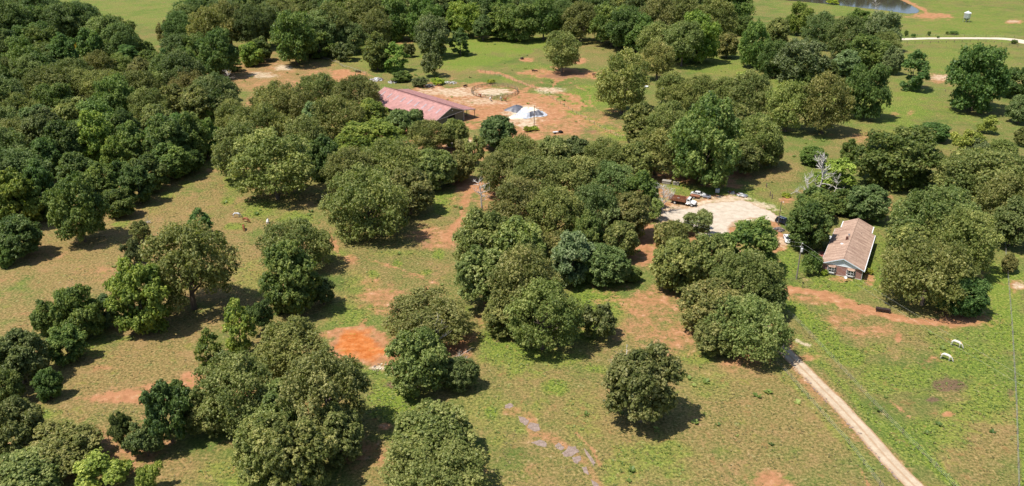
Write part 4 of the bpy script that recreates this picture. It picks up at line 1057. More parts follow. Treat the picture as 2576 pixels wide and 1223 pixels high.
e1 = slope(0, ZR - .02, 4.1, 2.9, 23.86, 28.8).build('rear_roof_slope', M['shingle'], house); e2 = slope(0, ZR - .02, -3.6, 3.12, 23.86, 28.8).build('rear_roof_slope', M['shingle'], house)
MB().tube([(0, -.47, ZR + .13), (0, 28.8, ZR + .13)], .09, 6).build('ridge_cap', M['shingle'], house)
for s in (1, -1):
    MB().box(s * 5.05 - .05, s * 5.05 + .16, -.5, 23.9, 2.42, 2.64).build('gutter', M['white'], house)
    MB().prism([(0, ZR - .06), (0, ZR + .15), (s * 5.1, 2.67), (s * 5.1, 2.46)], -.52, -.452).build('fascia_board', M['siding'], house)
    MB().tube([(s * 4.72, -.08, 2.4), (s * 4.72, -.08, .1)], .05, 6).build('downspout', M['white'], house)
MB().box(4.1, 4.3, 24.2, 28.8, 2.85, 3.08).build('gutter', M['white'], house)
MB().box(-3.8, -3.6, 24.2, 28.8, 3.05, 3.28).build('gutter', M['white'], house)
def bay(x):
    f = MB(); d = .55; w = 1.0; z0, z1 = .75, 2.15
    a = [(x - w, -.002), (x - w + .35, -d), (x + w - .35, -d), (x + w, -.002)]
    fr = MB()
    fr.add([(p[0], p[1], z0 - .22) for p in a] + [(p[0], p[1], z0) for p in a], [(0,1,5,4),(1,2,6,5),(2,3,7,6),(4,5,6,7),(0,3,2,1)])
    a2 = [(x - w - .08, -.002), (x - w + .3, -d - .1), (x + w - .3, -d - .1), (x + w + .08, -.002)]
    for p, q in zip(a[:-1], a[1:]):
        P0, Q0 = Vector((*p, 0)), Vector((*q, 0))
        for t in (0, 1): 
            c = P0.lerp(Q0, t); fr.box(c.x - .05, c.x + .05, c.y - .05, c.y + .05, z0, z1)
        fr.tube([P0 + Vector((0, 0, z0 + .03)), Q0 + Vector((0, 0, z0 + .03))], .05, 4); fr.tube([P0 + Vector((0, 0, z1 - .03)), Q0 + Vector((0, 0, z1 - .03))], .05, 4)
    m_ = (P0 := Vector((x, -d, 0)))
    fr.box(x - .03, x + .03, -d - .03, -d + .03, z0, z1); fr.box(x - w + .38, x + w - .38, -d - .025, -d + .03, (z0 + z1) / 2 - .025, (z0 + z1) / 2 + .025)
    o = fr.build('bay_window', M['white'], house)
    for p, q in zip(a[:-1], a[1:]):
        MB().quad((*p, z0), (*q, z0), (*q, z1), (*p, z1)).build('pane', M['glass'], o)
    MB().add([(p[0], p[1], z1 + .02) for p in a2] + [(x - w + .1, -.002, z1 + .45), (x + w - .1, -.002, z1 + .45)], [(0,1,4),(1,2,5,4),(2,3,5),(0,3,2,1)]).build('bay_roof', M['shingle'], o)
bay(-2.3); bay(2.15)
MB().box(-.28, .28, -.28, .28, -1.0, .55).build('chimney', simple('dark_brick', (.12, .05, .035)), house).location = (-.95, 13.2, 4.7)
MB().lathe([(.12, -.4), (.12, .25), (.26, .3), (.22, .5), (.02, .58)], 10).build('roof_vent', M['steel'], house).location = (-.75, 15.2, 4.75)
MB().lathe([(.34, -.1), (.36, .16), (.1, .26)], 12).build('roof_vent', M['white'], house).location = (-1.75, 10.4, 4.12)
MB().tube([(1.9, 20, 3.6), (1.9, 20, 4.35)], .06, 6).build('vent_pipe', M['dark'], house)
sw = MB().box(4.602, 4.65, 4.5, 5.6, 1.0, 2.0).build('side_window', M['white'], house); MB().box(4.651, 4.66, 4.6, 5.5, 1.08, 1.92).build('pane', M['glass'], sw)
sw = MB().box(4.602, 4.65, 13.5, 14.6, 1.0, 2.0).build('side_window', M['white'], house); MB().box(4.651, 4.66, 13.6, 14.5, 1.08, 1.92).build('pane', M['glass'], sw)
MB().box(-7.2, -4.62, 8, 12.2, 0, .35).build('porch_slab', simple('red_brown_porch', (.30, .10, .07)), house)
tag(MB().box(-.35, .35, -.2, .2, 0, .16).build('splash_block', M['white']), 'white slab lying on the ground before the brick wall', 'slab').location = PP(2525, 825)
def house_pt(x, y): return house.location + Vector((x * .887 + y * .46, -x * .46 + y * .887, 0))
d_ = empty('satellite_dish', PP(2533.5, 846), 0, 'small grey satellite dish on a post on the lawn before the house', 'satellite dish')
MB().tube([(0, 0, 0), (0, 0, 1.15)], .035, 6).build('mast', M['steel'], d_)
MB().lathe([(.02, 0), (.22, .03), (.40, .12), (.41, .13), (.2, .05)], 14).build('dish', M['oldwhite'], d_).matrix_local = Matrix.Translation((0, 0, 1.2)) @ Matrix.Rotation(R_(40), 4, 'X')
t_ = empty('propane_tank', tuple(house_pt(-5.9, 21.6)), .4, 'white tank behind the left rear corner of the brick house', 'tank')
MB().lathe([(.05, -1), (.42, -.85), (.5, -.6), (.5, .6), (.42, .85), (.05, 1)], 14).build('vessel', M['white'], t_, smooth=True).matrix_local = Matrix.Translation((0, 0, .75)) @ Matrix.Rotation(R_(90), 4, 'X')
for y in (-.5, .5): MB().box(-.3, .3, y - .08, y + .08, 0, .32).build('foot', M['concrete'], t_)
tb = empty('trash_bin', tuple(house_pt(-4.0, 24.9)), .2, 'dark green bin behind the left rear corner of the house', 'bin')
MB().prism([(-.28, 0), (.28, 0), (.34, 1.05), (-.34, 1.05)], -.35, .35).build('body', simple('dark_green_plastic', (.02, .06, .05)), tb, bevel=.03); MB().box(-.37, .37, -.4, .4, 1.06, 1.13).build('lid', simple('green_lid', (.03, .08, .06)), tb)

barn = empty('horse_barn', (-23.6, 318.5, 0), math.atan2(.68, .733), 'long barn with faded red metal roof, skylight panels and open lean-to', 'barn')
BL = 45.0
prof = [(-9.6, 2.2), (-6.9, 2.95), (0, 6.4), (6.6, 4.3), (12.4, 3.6)]
mb = MB(); mb.prism([(-6.9, 0), (6.6, 0), (6.6, 4.2), (0, 6.3), (-6.9, 2.85)], .6, .72)
mb.prism([(-6.9, 0), (6.6, 0), (6.6, 4.2), (0, 6.3), (-6.9, 2.85)], BL - .3, BL - .18); mb.box(6.5, 6.6, .72, BL - .3, 0, 4.15); mb.box(-6.9, -6.8, .72, BL - .3, 0, 2.8)
for k in range(18):
    x = -6.6 + k * .76; zt = (2.85 + (x + 6.9) * .5) if x < 0 else 6.3 - x * .318
    mb.box(x, x + .07, .56, .6, 0, zt - .1)
mb.build('wall', M['barnwall'], barn)
for i in range(4):
    (x0, z0), (x1, z1) = prof[i], prof[i + 1]
    mb = slope(x0, z0, x1, z1, 0, BL, .10)
    for k in range(50):
        y = .3 + k * .9; mb.prism([(x0, z0 + .10), (x1, z1 + .10), (x1, z1 + .15), (x0, z0 + .15)], y, y + .09)
    ro = mb.build('roof_panel', M['redroof'], barn); ro['label'] = ['low left edge of the roof', 'broad left roof slope with skylights', 'narrow right roof slope', 'flatter lean-to roof'][i]
    MB().prism([(x0, z0 - .16), (x1, z1 - .16), (x1, z1 + .16), (x0, z0 + .16)], -.09, -.003).build('roof_trim', M['barntrim'], barn)
    MB().prism([(x0, z0 - .16), (x1, z1 - .16), (x1, z1 + .16), (x0, z0 + .16)], BL + .003, BL + .09).build('roof_trim', M['barntrim'], barn)
MB().tube([(0, -.1, 6.52), (0, BL + .1, 6.52)], .16, 6).build('ridge_cap', M['redroof'], barn)
for k in range(9):
    y = 3.6 + k * 4.7; x0, x1 = -4.6, -1.9; z = lambda x: 2.95 + (x + 6.9) * .5
    MB().prism([(x0, z(x0) + .155), (x1, z(x1) + .155), (x1, z(x1) + .175), (x0, z(x0) + .175)], y, y + .85).build('skylight_panel', M['skylight'], barn)
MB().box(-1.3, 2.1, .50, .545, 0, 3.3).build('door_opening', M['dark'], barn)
MB().tube([(-6.3, -.0, 2.85), (6.6, .0, 4.18)], .12, 4).build('gable_beam', M['barntrim'], barn)
MB().box(6.45, 6.7, .42, .55, 0, 4.2).build('corner_trim', M['barntrim'], barn)
MB().lathe([(.05, 0), (.22, .1), (.22, .3), (.05, .4)], 10).build('wall_lamp', M['white'], barn).location = (.7, .3, 5.0)
for k in range(10):
    y = .4 + k * 4.9
    MB().box(12.1, 12.28, y, y + .18, 0, 3.6).build('lean_to_post', M['post'], barn)
    MB().tube([(12.2, y + .09, 2.6), (11.2, y + .09, 3.68)], .06, 4).build('brace', M['post'], barn)
MB().box(12.0, 12.3, .1, BL - .1, 3.38, 3.56).build('lean_to_beam', M['post'], barn)
for k in range(8): MB().box(-9.5, -9.35, .4 + k * 6.2, .55 + k * 6.2, 0, 2.2).build('side_post', M['post'], barn)

# grain tank in the far field
gt = empty('grain_tank', PP(2898, 66), 0, 'white grain tank on legs standing alone in the far green field', 'grain tank')
MB().lathe([(2.05, 2.5), (2.05, 3.6), (2.09, 3.62), (2.05, 3.64), (2.05, 4.7), (2.09, 4.72), (2.05, 4.74), (2.05, 5.8)], 28).build('tank_body', M['steel'], gt, smooth=False)
MB().lathe([(2.2, 5.78), (.35, 6.65), (.35, 6.9), (.05, 7.0)], 28).build('tank_roof', M['white'], gt)
MB().lathe([(2.0, 2.5), (.4, .9), (.3, .7)], 20).build('hopper', simple('shaded_hopper', (.25, .28, .32), .4, .6), gt)
for k in range(6):
    a = k * math.pi / 3; MB().tube([(2 * math.cos(a), 2 * math.sin(a), -.05), (2 * math.cos(a), 2 * math.sin(a), 2.6)], .09, 6).build('leg', M['steel'], gt)
MB().tube([(2.12, .2, 2.5), (2.12, .2, 5.8)], .05, 4).build('ladder', M['steel'], gt)

# ------------------------------------------------------------------ fences, posts, pen
def polyline(pts, step):
    out = []; 
    for a, b in zip(pts[:-1], pts[1:]):
        n = max(1, round((b - a).length / step))
        out += [a.lerp(b, i / n) for i in range(n)]
    out.append(pts[-1]); return out
def fence(name, pts, step, hgt, label, wires=(), rails=(), pr=.06, pm='post', wr=.014, cat='fence', rail_mat='greywood', jitter=.0):
    pts = polyline([P(*q) for q in pts], step); o0 = pts[0].copy()
    root = empty(name, tuple(o0), 0, label, cat)
    pm_ = MB().tube([(0, 0, -.2), (0, 0, 1)], pr, 6).mesh('post'); pm_.materials.append(M[pm])
    r = random.Random(len(pts))
    for p in pts:
        q = link('post', pm_, root); q.location = p - o0; q.scale = (1, 1, hgt * r.uniform(.9, 1.1)); q.rotation_euler = (r.uniform(-.04, .04) * (1 + jitter * 3), r.uniform(-.04, .04) * (1 + jitter * 3), 0)
    for z in wires:
        MB().tube([p - o0 + Vector((0, 0, hgt * z)) for p in pts], wr, 4, False).build('wire', M['wire'], root)
    for z in rails:
        for a, b in zip(pts[:-1], pts[1:]):
            if jitter and r.random() < jitter: continue
            MB().tube([a - o0 + Vector((0, 0, hgt * z)), b - o0 + Vector((0, 0, hgt * z + r.uniform(-.1, .05)))], .06, 4).build('rail', M[rail_mat], root)
    return root
fence('rail_fence', [(781,139),(820,151),(850,160),(862,169),(890,178),(922,188)], 3.2, 1.3, 'weathered grey rail fence, partly broken, above the clay slope', rails=(.45, .9), jitter=.15)
fence('wire_fence', [(1209,180),(1270,196),(1338,221),(1368,236),(1391,250),(1440,281),(1495,314),(1565,350)], 4, 1.3, 'post and wire fence along the clay bank right of the barn yard', wires=(.4, .8), pr=.08)
fence('roadside_fence', [(2262,110),(2360,109),(2420,106),(2460,105),(2500,109),(2560,118),(2620,130)], 5, 1.3, 'low dark post fence just below the pale far road', rails=(.8,), pr=.12, rail_mat='post')
fence('field_fence', [(2262,90),(2330,91),(2400,91),(2480,93),(2576,95),(2640,97)], 6, 1.2, 'thin post fence just above the pale far road', wires=(.4, .8), pr=.10)
fence('pasture_fence', [(2520,560),(2527,615),(2536,716),(2544,816),(2555,1016),(2561,1223),(2568,1400)], 5, 1.25, 'pale wire fence running down the right side of the weedy field', wires=(.3, .6, .9), wr=.013)
fence('lane_fence', [(1950,762),(2012,818),(2090,902),(2165,984),(2231,1054),(2310,1134),(2398,1225),(2500,1330)], 4.5, 1.2, 'thin wire fence on the right hand side of the dirt road', wires=(.3, .6, .9), wr=.011, pr=.04)
fence('verge_fence', [(1950,909),(2032,1003),(2085,1063),(2135,1119),(2212,1223),(2290,1330)], 5.5, 1.2, 'triple wire fence on the left verge of the dirt road', wires=(.3, .6, .9), wr=.012, pr=.045)
fence('meadow_fence', [(2318,226),(2345,228),(2378,231)], 4, 1.2, 'short line of dark posts beside the pointed tree in the right meadow', wires=(.8,), pr=.1)
pen = empty('round_pen', PP(1484, 277), 0, 'round horse pen of dark rails beside the barn yard', 'horse pen')
NPEN = 26; RP = 10.4
for k in range(NPEN):
    a0, a1 = 2 * math.pi * k / NPEN, 2 * math.pi * (k + 1) / NPEN; q0 = Vector((RP * math.cos(a0), RP * math.sin(a0) * 1.08, 0)); q1 = Vector((RP * math.cos(a1), RP * math.sin(a1) * 1.08, 0))
    MB().tube([q0 + Vector((0, 0, -.1)), q0 + Vector((0, 0, 1.6))], .09, 6).build('post', M['post'], pen)
    mb = MB()
    for z in (.45, .85, 1.25, 1.55): mb.tube([q0 + Vector((0, 0, z)), q1 + Vector((0, 0, z))], .055, 4)
    mb.build('panel', M['post'], pen)
def post(name, x, y, h, r, label, cat='post', cap=None):
    o = empty(name, PP(x, y), 0, label, cat); MB().tube([(0, 0, -.3), (0, 0, h * .5), (0, 0, h)], [r * 1.15, r, r * .8], 8).build('shaft', M['post'], o); return o
for x, y, l in ((2310, 588, 'stout dark post right of the gravel yard, left one of two'), (2316, 596, 'stout dark post right of the gravel yard, right one of two'), (2299, 562, 'dark post standing in the dry grass behind the gravel yard')):
    post('wooden_post', x, y, 1.5, .16, l)
mbx = post('mailbox_post', 2407, 863, 1.25, .07, 'dark post with a small box beside the clay path below the utility pole', 'mailbox'); MB().box(-.14, .14, -.25, .25, 1.2, 1.42).build('box', M['dark'], mbx, bevel=.04)
post('yard_pole', 1602.5, 377, 7.9, .13, 'tall bare wooden pole beside the sand pile', 'pole')
yp = post('light_pole', 2334.5, 676, 7.2, .12, 'dark pole standing beside the black SUV', 'pole'); MB().tube([(0, 0, 7.0), (.5, 0, 7.1)], .03, 5).build('lamp_arm', M['steel'], yp); MB().lathe([(.1, 0), (.18, -.1), (.05, -.2)], 8).build('lamp', M['oldwhite'], yp).location = (.55, 0, 7.1)
up = empty('utility_pole', PP(2389, 838), 0, 'tall utility pole with a pale transformer on the lawn left of the house', 'utility pole')
MB().tube([(0, 0, -.3), (0, 0, 5), (0, 0, 9.6)], [.17, .14, .11], 10).build('shaft', simple('grey_pole_wood', (.24, .21, .18), .9, var=.3), up)
tf = MB().lathe([(.20, -.45), (.27, -.42), (.27, .42), (.22, .5), (.05, .53)], 14).build('transformer', M['oldwhite'], up, smooth=False); tf.location = (.12, -.36, 8.0)
for x in (-.22, .12): MB().lathe([(.05, 0), (.09, .08), (.05, .16), (.08, .24), (.03, .3)], 8).build('insulator', M['white'], up).location = (x, -.05, 9.5 if x > 0 else 8.7)
MB().box(-.45, .45, -.05, .05, 8.66, 8.76).build('bracket', M['steel'], up)
base = up.location
def span(name, a, b, sag, label, r=.010, group=None):
    pts = []
    for i in range(21):
        t = i / 20; p = a.lerp(b, t); p.z -= sag * 4 * t * (1 - t); pts.append(p)
    o = MB().tube(pts, r, 4, False).build(name, M['wire']); return tag(o, label, 'power line', group)
e1 = PP(2824, 971, 8.2); e2 = PP(2785, 971, 7.4)
A1, A2 = base + Vector((0, 0, 9.75)), base + Vector((0, 0, 8.7))
span('power_line', A1, A1 + (e1 - A1) * 2.1, 1.2, 'upper power line from the utility pole across the house towards the lower right')
span('power_line', A2, A2 + (e2 - A2) * 2.1, 1.2, 'lower power line from the utility pole across the house towards the lower right')
f1 = PP(2319, 711, 9.7); f2 = PP(2319, 722, 8.7)
span('power_line', A1, A1 + (f1 - A1) * 5.0, .8, 'upper power line from the utility pole to the left above the white car')
span('power_line', A2, A2 + (f2 - A2) * 5.0, .8, 'lower power line from the utility pole to the left above the white car')

# ------------------------------------------------------------------ sand pile, tarps, rocks, rubble
def mound(name, c, rx, ry, h, mat, label, cat, seed, power=1.4, sector=None, off=0.0, wr=.05, rz=0, n=40, rin=0.0, rout=1.0):
    """heap; sector=(a0,a1) in degrees makes a sheet that drapes over one side of it"""
    vs = []; fs = []; na = 72
    for i in range(n + 1):
        t = rin + (rout - rin) * i / n
        for k in range(na + 1):
            a = math.radians(sector[0] + (sector[1] - sector[0]) * k / na) if sector else 2 * math.pi * k / na
            vs.append((t, a))
    T = np.array([v[0] for v in vs]); A = np.array([v[1] for v in vs])
    rim = 1 + .14 * np.sin(3 * A + seed) + .09 * np.sin(5 * A + seed * 2)
    X = T * rx * np.cos(A) * rim; Y = T * ry * np.sin(A) * rim
    Zb = h * np.clip(1 - np.clip(T, 0, 1) ** power, 0, 1) * (1 + .12 * np.sin(2 * A + seed))
    Z = Zb + wr * (fbm(X * 1.7 + seed, Y * 1.7, seed, 3) - .5) * 2 + off
    if sector: Z = Z + .10 * np.sin(A * 22 + 3 * T) * T
    Z = np.where(T >= .985, np.minimum(Z, .05 + off), np.maximum(Z, .02 + off))
    w = na + 1; ix = np.arange((n + 1) * w).reshape(n + 1, w)
    f = np.stack([ix[:-1, :-1], ix[1:, :-1], ix[1:, 1:], ix[:-1, 1:]], -1).reshape(-1, 4)
    me = np_mesh(name, np.stack([X, Y, Z], -1), f, True); o = link(name, me, None, mat); o.location = c; o.rotation_euler = (0, 0, rz)
    return tag(o, label, cat)
M['sand'] = simple('pale_sand', (.72, .62, .47), .95, var=.15, scale=.8, bump=.4)
M['tarp'] = simple('white_plastic_sheet', (.46, .48, .52), .5, var=.35, scale=1.6, spec=.5)
M['darktarp'] = simple('grey_plastic_sheet', (.13, .13, .15), .5, var=.35, scale=1.2, spec=.5)
sp = PP(1587, 341)
mound('sand_pile', sp, 5.4, 6.0, 2.5, M['sand'], 'big pile of pale sand in the barn yard', 'sand pile', 2, 2.2)
mound('plastic_tarp', sp, 5.4, 6.0, 2.5, M['tarp'], 'crumpled white plastic tarp draped over the front of the sand pile', 'tarp', 2, 2.2, (195, 395), .10, .08, 0, 30, .60, 1.22)
mound('plastic_tarp', sp, 5.4, 6.0, 2.5, M['darktarp'], 'grey shiny stretch of tarp on the near face of the sand pile', 'tarp', 2, 2.2, (272, 338), .17, .08, 0, 24, .62, .98)
mound('covered_heap', PP(1548, 330), 4.2, 4.2, 1.9, M['darktarp'], 'heap under a dark grey tarp left of the big sand pile', 'covered heap', 5, 1.8)
mound('sand_pile', PP(1546, 352), 3.2, 2.6, .5, M['sand'], 'low spill of sand in front of the dark covered heap', 'sand pile', 9, 1.6)
M['granite'] = simple('purple_grey_granite', (.30, .225, .185), .95, var=.3, scale=1.6, bump=.8, col2=(.19, .135, .105))
def slab(zpts, label, z=.06):
    c = [PP(1500 + a / 4.383, 1180 + b_ / 4.383) for a, b_ in zpts]; cen = sum(c, Vector()) / len(c); n = len(c); ring = []
    for i in range(n):
        for t in (0, .33, .66):
            p = c[i].lerp(c[(i + 1) % n], t) - cen; r_ = 1 + random.uniform(-.16, .16); ring.append((p.x * r_, p.y * r_))
    k = len(ring); vs = [(x * 1.04, y * 1.04, -.05) for x, y in ring] + [(x * .97, y * .97, z * .6) for x, y in ring] + [(x * .8, y * .8, z + random.uniform(-.03, .03)) for x, y in ring] + [(x * .4, y * .4, z * 1.25 + random.uniform(-.03, .03)) for x, y in ring] + [(0, 0, z * 1.2)]
    fs = [(r * k + i, r * k + (i + 1) % k, (r + 1) * k + (i + 1) % k, (r + 1) * k + i) for r in range(3) for i in range(k)] + [(3 * k + i, 3 * k + (i + 1) % k, 4 * k) for i in range(k)]
    o = MB().add(vs, fs).build('rock_slab', M['granite']); o.location = (cen.x, cen.y, 0); tag(o, label, 'rock', 'bare rock slabs on the slope')
slab([(60,155),(140,125),(190,165),(130,205),(70,200)], 'small pale slab of bare rock, topmost of the row')
slab([(240,300),(330,325),(390,370),(340,430),(270,380)], 'purple-grey rock slab second from the top of the row')
slab([(395,385),(510,410),(535,480),(440,505),(350,450)], 'reddish-grey rock slab just below the second one of the row')
slab([(420,650),(520,605),(610,640),(600,710),(500,695)], 'wide flat rock slab left of the largest one')
slab([(715,685),(770,650),(840,710),(805,755),(735,725)], 'small rock slab touching the upper left of the largest')
slab([(810,790),(900,700),(990,705),(1035,770),(945,835),(840,835)], 'largest purple-grey rock slab on the slope')
slab([(950,845),(1055,820),(1065,870),(1020,925),(955,895)], 'rock slab touching the lower side of the largest one')
slab([(1075,975),(1130,965),(1175,1085),(1105,1045)], 'long narrow rock slab below the largest cluster')
slab([(1185,1125),(1295,1190),(1320,1260),(1240,1250)], 'lowest rock slab at the bottom edge of the photo')
slab([(1100,715),(1140,750),(1265,930),(1235,955),(1120,790)], 'thin ridge of rock right of the largest slab', .08)
def heap(name, c, n, R, smin, smax, mats, label, cat, hgt=.6, flat=.4):
    root = empty(name, c, 0, label, cat); rr = random.Random(int(c.x * 7) + n)
    for gi, mt in enumerate(mats):
        mb = MB()
        for i in range(n // len(mats)):
            a = rr.uniform(0, 6.28); d = R * math.sqrt(rr.random()); s = rr.uniform(smin, smax)
            Mx = Matrix.Translation((d * math.cos(a), d * math.sin(a), hgt * (1 - d / R) * rr.random() + s * .2)) @ Matrix.Rotation(rr.uniform(0, 6), 4, 'Z') @ Matrix.Rotation(rr.uniform(-.6, .6), 4, 'X')
            mb.box(-s, s, -s * rr.uniform(.3, .9), s * rr.uniform(.3, .9), -s * flat * .5, s * flat * .5, Mx)
        mb.build('debris', mt, root)['kind'] = 'stuff'
    return root
MR = [M['oldwhite'], M['granite'], M['greywood']]
heap('rubble_pile', PP(1131, 240), 80, 3.2, .25, .8, MR, 'pile of pale broken rubble behind the barn, left one', 'rubble', 1.0)
heap('rubble_pile', PP(1180, 247), 60, 2.6, .25, .7, MR, 'pile of pale rubble and boards behind the barn, second from left', 'rubble', .8)
heap('rubble_pile', PP(1292, 257), 40, 2.2, .2, .6, MR, 'pile of rubble at the edge of the scrub behind the barn roof', 'rubble', .7)
heap('rubble_pile', PP(1352, 249), 40, 2.8, .2, .6, MR, 'low white rubble at the right end of the scrub behind the barn', 'rubble', .4)
heap('stone_pile', PP(2335, 690), 40, 1.5, .15, .4, [M['granite'], simple('dark_stone', (.09, .085, .09))], 'round heap of dark stones on the lawn left of the white car', 'stone pile', .6, .9)
heap('scrap_heap', PP(2226, 587), 30, 1.6, .2, .8, [M['oldwhite'], M['steel'], M['rust']], 'scrap of white metal frames beyond the gravel yard', 'scrap', .6, .25)
heap('scrap_heap', PP(2196, 580), 24, 1.2, .2, .6, [M['rust'], M['steel']], 'small rusty scrap heap in the tree shade by the wrecks', 'scrap', .5, .3)
heap('rubble_pile', PP(1365, 437), 50, 3.0, .2, .6, MR, 'pale stones and sand heap under the open oak below the barn', 'rubble', .5)
tag(MB().add([(math.cos(k) * .9, math.sin(k) * .65, .14) for k in np.linspace(0, 6.28, 9)[:-1]] + [(math.cos(k) * 1, math.sin(k) * .72, 0) for k in np.linspace(0, 6.28, 9)[:-1]], [tuple(range(8))] + [(i, (i + 1) % 8, 8 + (i + 1) % 8, 8 + i) for i in range(8)]).build('pale_stone', simple('cream_stone', (.75, .65, .48))), 'cream flat stone at the inner edge of the gravel yard', 'stone').location = PP(2241.6, 662)
heap('stone_pile', PP(1140, 1103), 30, 1.6, .06, .2, [M['sand'], M['granite']], 'few pale stones just below the orange clay patch', 'stone pile', .2, .8)

# ------------------------------------------------------------------ troughs and small farm things
def trough_proto():
    t = empty('feed_trough', (0, 0, 0))
    mb = MB(); mb.prism([(-.42, .95), (-.28, .45), (.28, .45), (.42, .95), (.36, .95), (.24, .52), (-.24, .52), (-.36, .95)], -1.5, 1.5, 'x')
    mb.box(-1.5, -1.44, -.28, .28, .5, .8); mb.box(1.44, 1.5, -.28, .28, .5, .8); mb.build('trough_box', M['rustdark'], t)
    for x in (-1.3, 0, 1.3):
        for y in (-.3, .3): MB().tube([(x, y * 1.1, 0), (x, y * .9, .6)], .05, 5).build('leg', M['rustdark'], t)
    return t
M['rustdark'] = simple('dark_rusty_metal', (.075, .05, .042), .85, var=.4)
tp = trough_proto(); first = True
for x, y, a, sc_, l in ((2648, 937, -20, 1.05, 'long dark feed trough on the clay path right of the house'), (1604, 216, -4, .95, 'dark feed trough on bare clay left of the lone oak'), (1786, 227, -20, 1.0, 'dark feed trough on the clay path right of the lone oak'),
                     (1074, 218, -25, 1.0, 'feed trough at the right end of the rail fence'), (1296, 264, 65, 1.0, 'feed trough by the rubble just behind the barn roof'), (1396, 261, 62, .95, 'feed trough on the sand between barn and round pen')):
    o = tp if first else copy_tree(tp); first = False
    o.location = PP(x, y); o.rotation_euler = (0, 0, R_(a)); o.scale = (sc_,) * 3; tag(o, l, 'trough', 'feed troughs')
o = empty('hay_feeder', PP(1566, 178), .3, 'small dark hay feeder on a round bare patch in the pasture', 'feeder')
MB().lathe([(.9, 0), (.9, .9), (.84, .9), (.84, .05)], 14).build('ring', M['rustdark'], o); MB().box(-.5, .5, -.35, .35, .1, 1.3).build('hay', simple('old_hay', (.25, .2, .1)), o, bevel=.1)
for x, y, l in ((1999.6, 550, 'weathered wooden crate behind the twiggy tree, left one'), (2028, 555, 'small pale wooden crate on the grass left of the wrecked cars')):
    o = empty('wooden_crate', PP(x, y), -.35, l, 'crate'); w = 1.3 if x < 2010 else .9
    MB().box(-w, w, -w * .6, w * .6, .1, .85).build('box', M['greywood'], o); MB().box(-w - .08, w + .08, -w * .68, w * .68, .86, .95).build('lid', M['greywood'], o)
    for sx in (-1, 1): MB().box(sx * w * .8 - .07, sx * w * .8 + .07, -w * .5, w * .5, 0, .1).build('skid', M['post'], o)
o = empty('white_appliance', PP(2152, 578), -.3, 'white boxy tote tank standing in the tree shade', 'tank')
MB().box(-.6, .6, -.55, .55, .12, 1.25).build('tank_body', M['oldwhite'], o, bevel=.08); MB().box(-.65, .65, -.6, .6, 0, .11).build('pallet', M['post'], o); MB().lathe([(.15, 0), (.15, .08), (.02, .1)], 10).build('cap', M['dark'], o).location = (0, 0, 1.25)
for x, y, l in ((1939, 262, 'white tub lying in the grass right of the big lone oak'), (1985, 269, 'white tub half hidden behind the middle right copse')):
    o = MB().lathe([(.8, 0), (.95, .55), (.88, .55), (.75, .08)], 14).build('white_tub', M['white']); o.location = PP(x, y); tag(o, l, 'tub')
ct = empty('old_cart', PP(1673, 400), .35, 'derelict low cart with white box and black tyres on the bank', 'cart')
MB().box(-1.9, .1, -.5, .5, .45, .75).build('cart_bed', M['oldwhite'], ct, bevel=.05); MB().box(.1, 1.5, -.35, .35, .35, .6).build('engine_block', M['dark'], ct)
for x in (-1.3, 1.1, 1.6):
    for y in (-.65, .65): MB().tube([(0, -.13, 0), (0, .13, 0)], .42 if x > 0 else .3, 12).build('tyre', M['black'], ct).location = (x, y, .42 if x > 0 else .3)
# ------------------------------------------------------------------ vehicles
def wheel(parent, x, y, r, w, rimcol='oldwhite'):
    t = MB().lathe([(r * .55, -w / 2), (r * .93, -w / 2), (r, -w / 2 + .04), (r, w / 2 - .04), (r * .93, w / 2), (r * .55, w / 2)], 18).build('wheel', M['black'], parent)
    t.matrix_local = Matrix.Translation((x, y, r)) @ Matrix.Rotation(R_(90), 4, 'X')
    ri = MB().lathe([(.04, -w / 2 - .01), (r * .45, -w / 2 - .02), (r * .58, -w / 2 + .02), (r * .58, w / 2 - .02), (r * .45, w / 2 + .02), (.04, w / 2 + .01)], 14).build('rim', M[rimcol], t)
    return t
def loft_body(sections, name, mat, parent, bevel=0):
    """sections: (x, half width, z low, z high, top half width)"""
    vs = []; fs = []
    for x, hw, z0, z1, tw in sections:
        zm = z0 + (z1 - z0) * .55
        vs += [(x, -hw * .93, z0), (x, -hw, z0 + (z1 - z0) * .25), (x, -hw, zm), (x, -tw, z1), (x, tw, z1), (x, hw, zm), (x, hw, z0 + (z1 - z0) * .25), (x, hw * .93, z0)]
    n = 8
    for i in range(len(sections) - 1):
        for k in range(n): fs.append((i * n + k, i * n + (k + 1) % n, (i + 1) * n + (k + 1) % n, (i + 1) * n + k))
    fs += [tuple(range(n))[::-1], tuple((len(sections) - 1) * n + k for k in range(n))]
    o = MB().add(vs, fs).build(name, mat, parent, bevel)
    return o
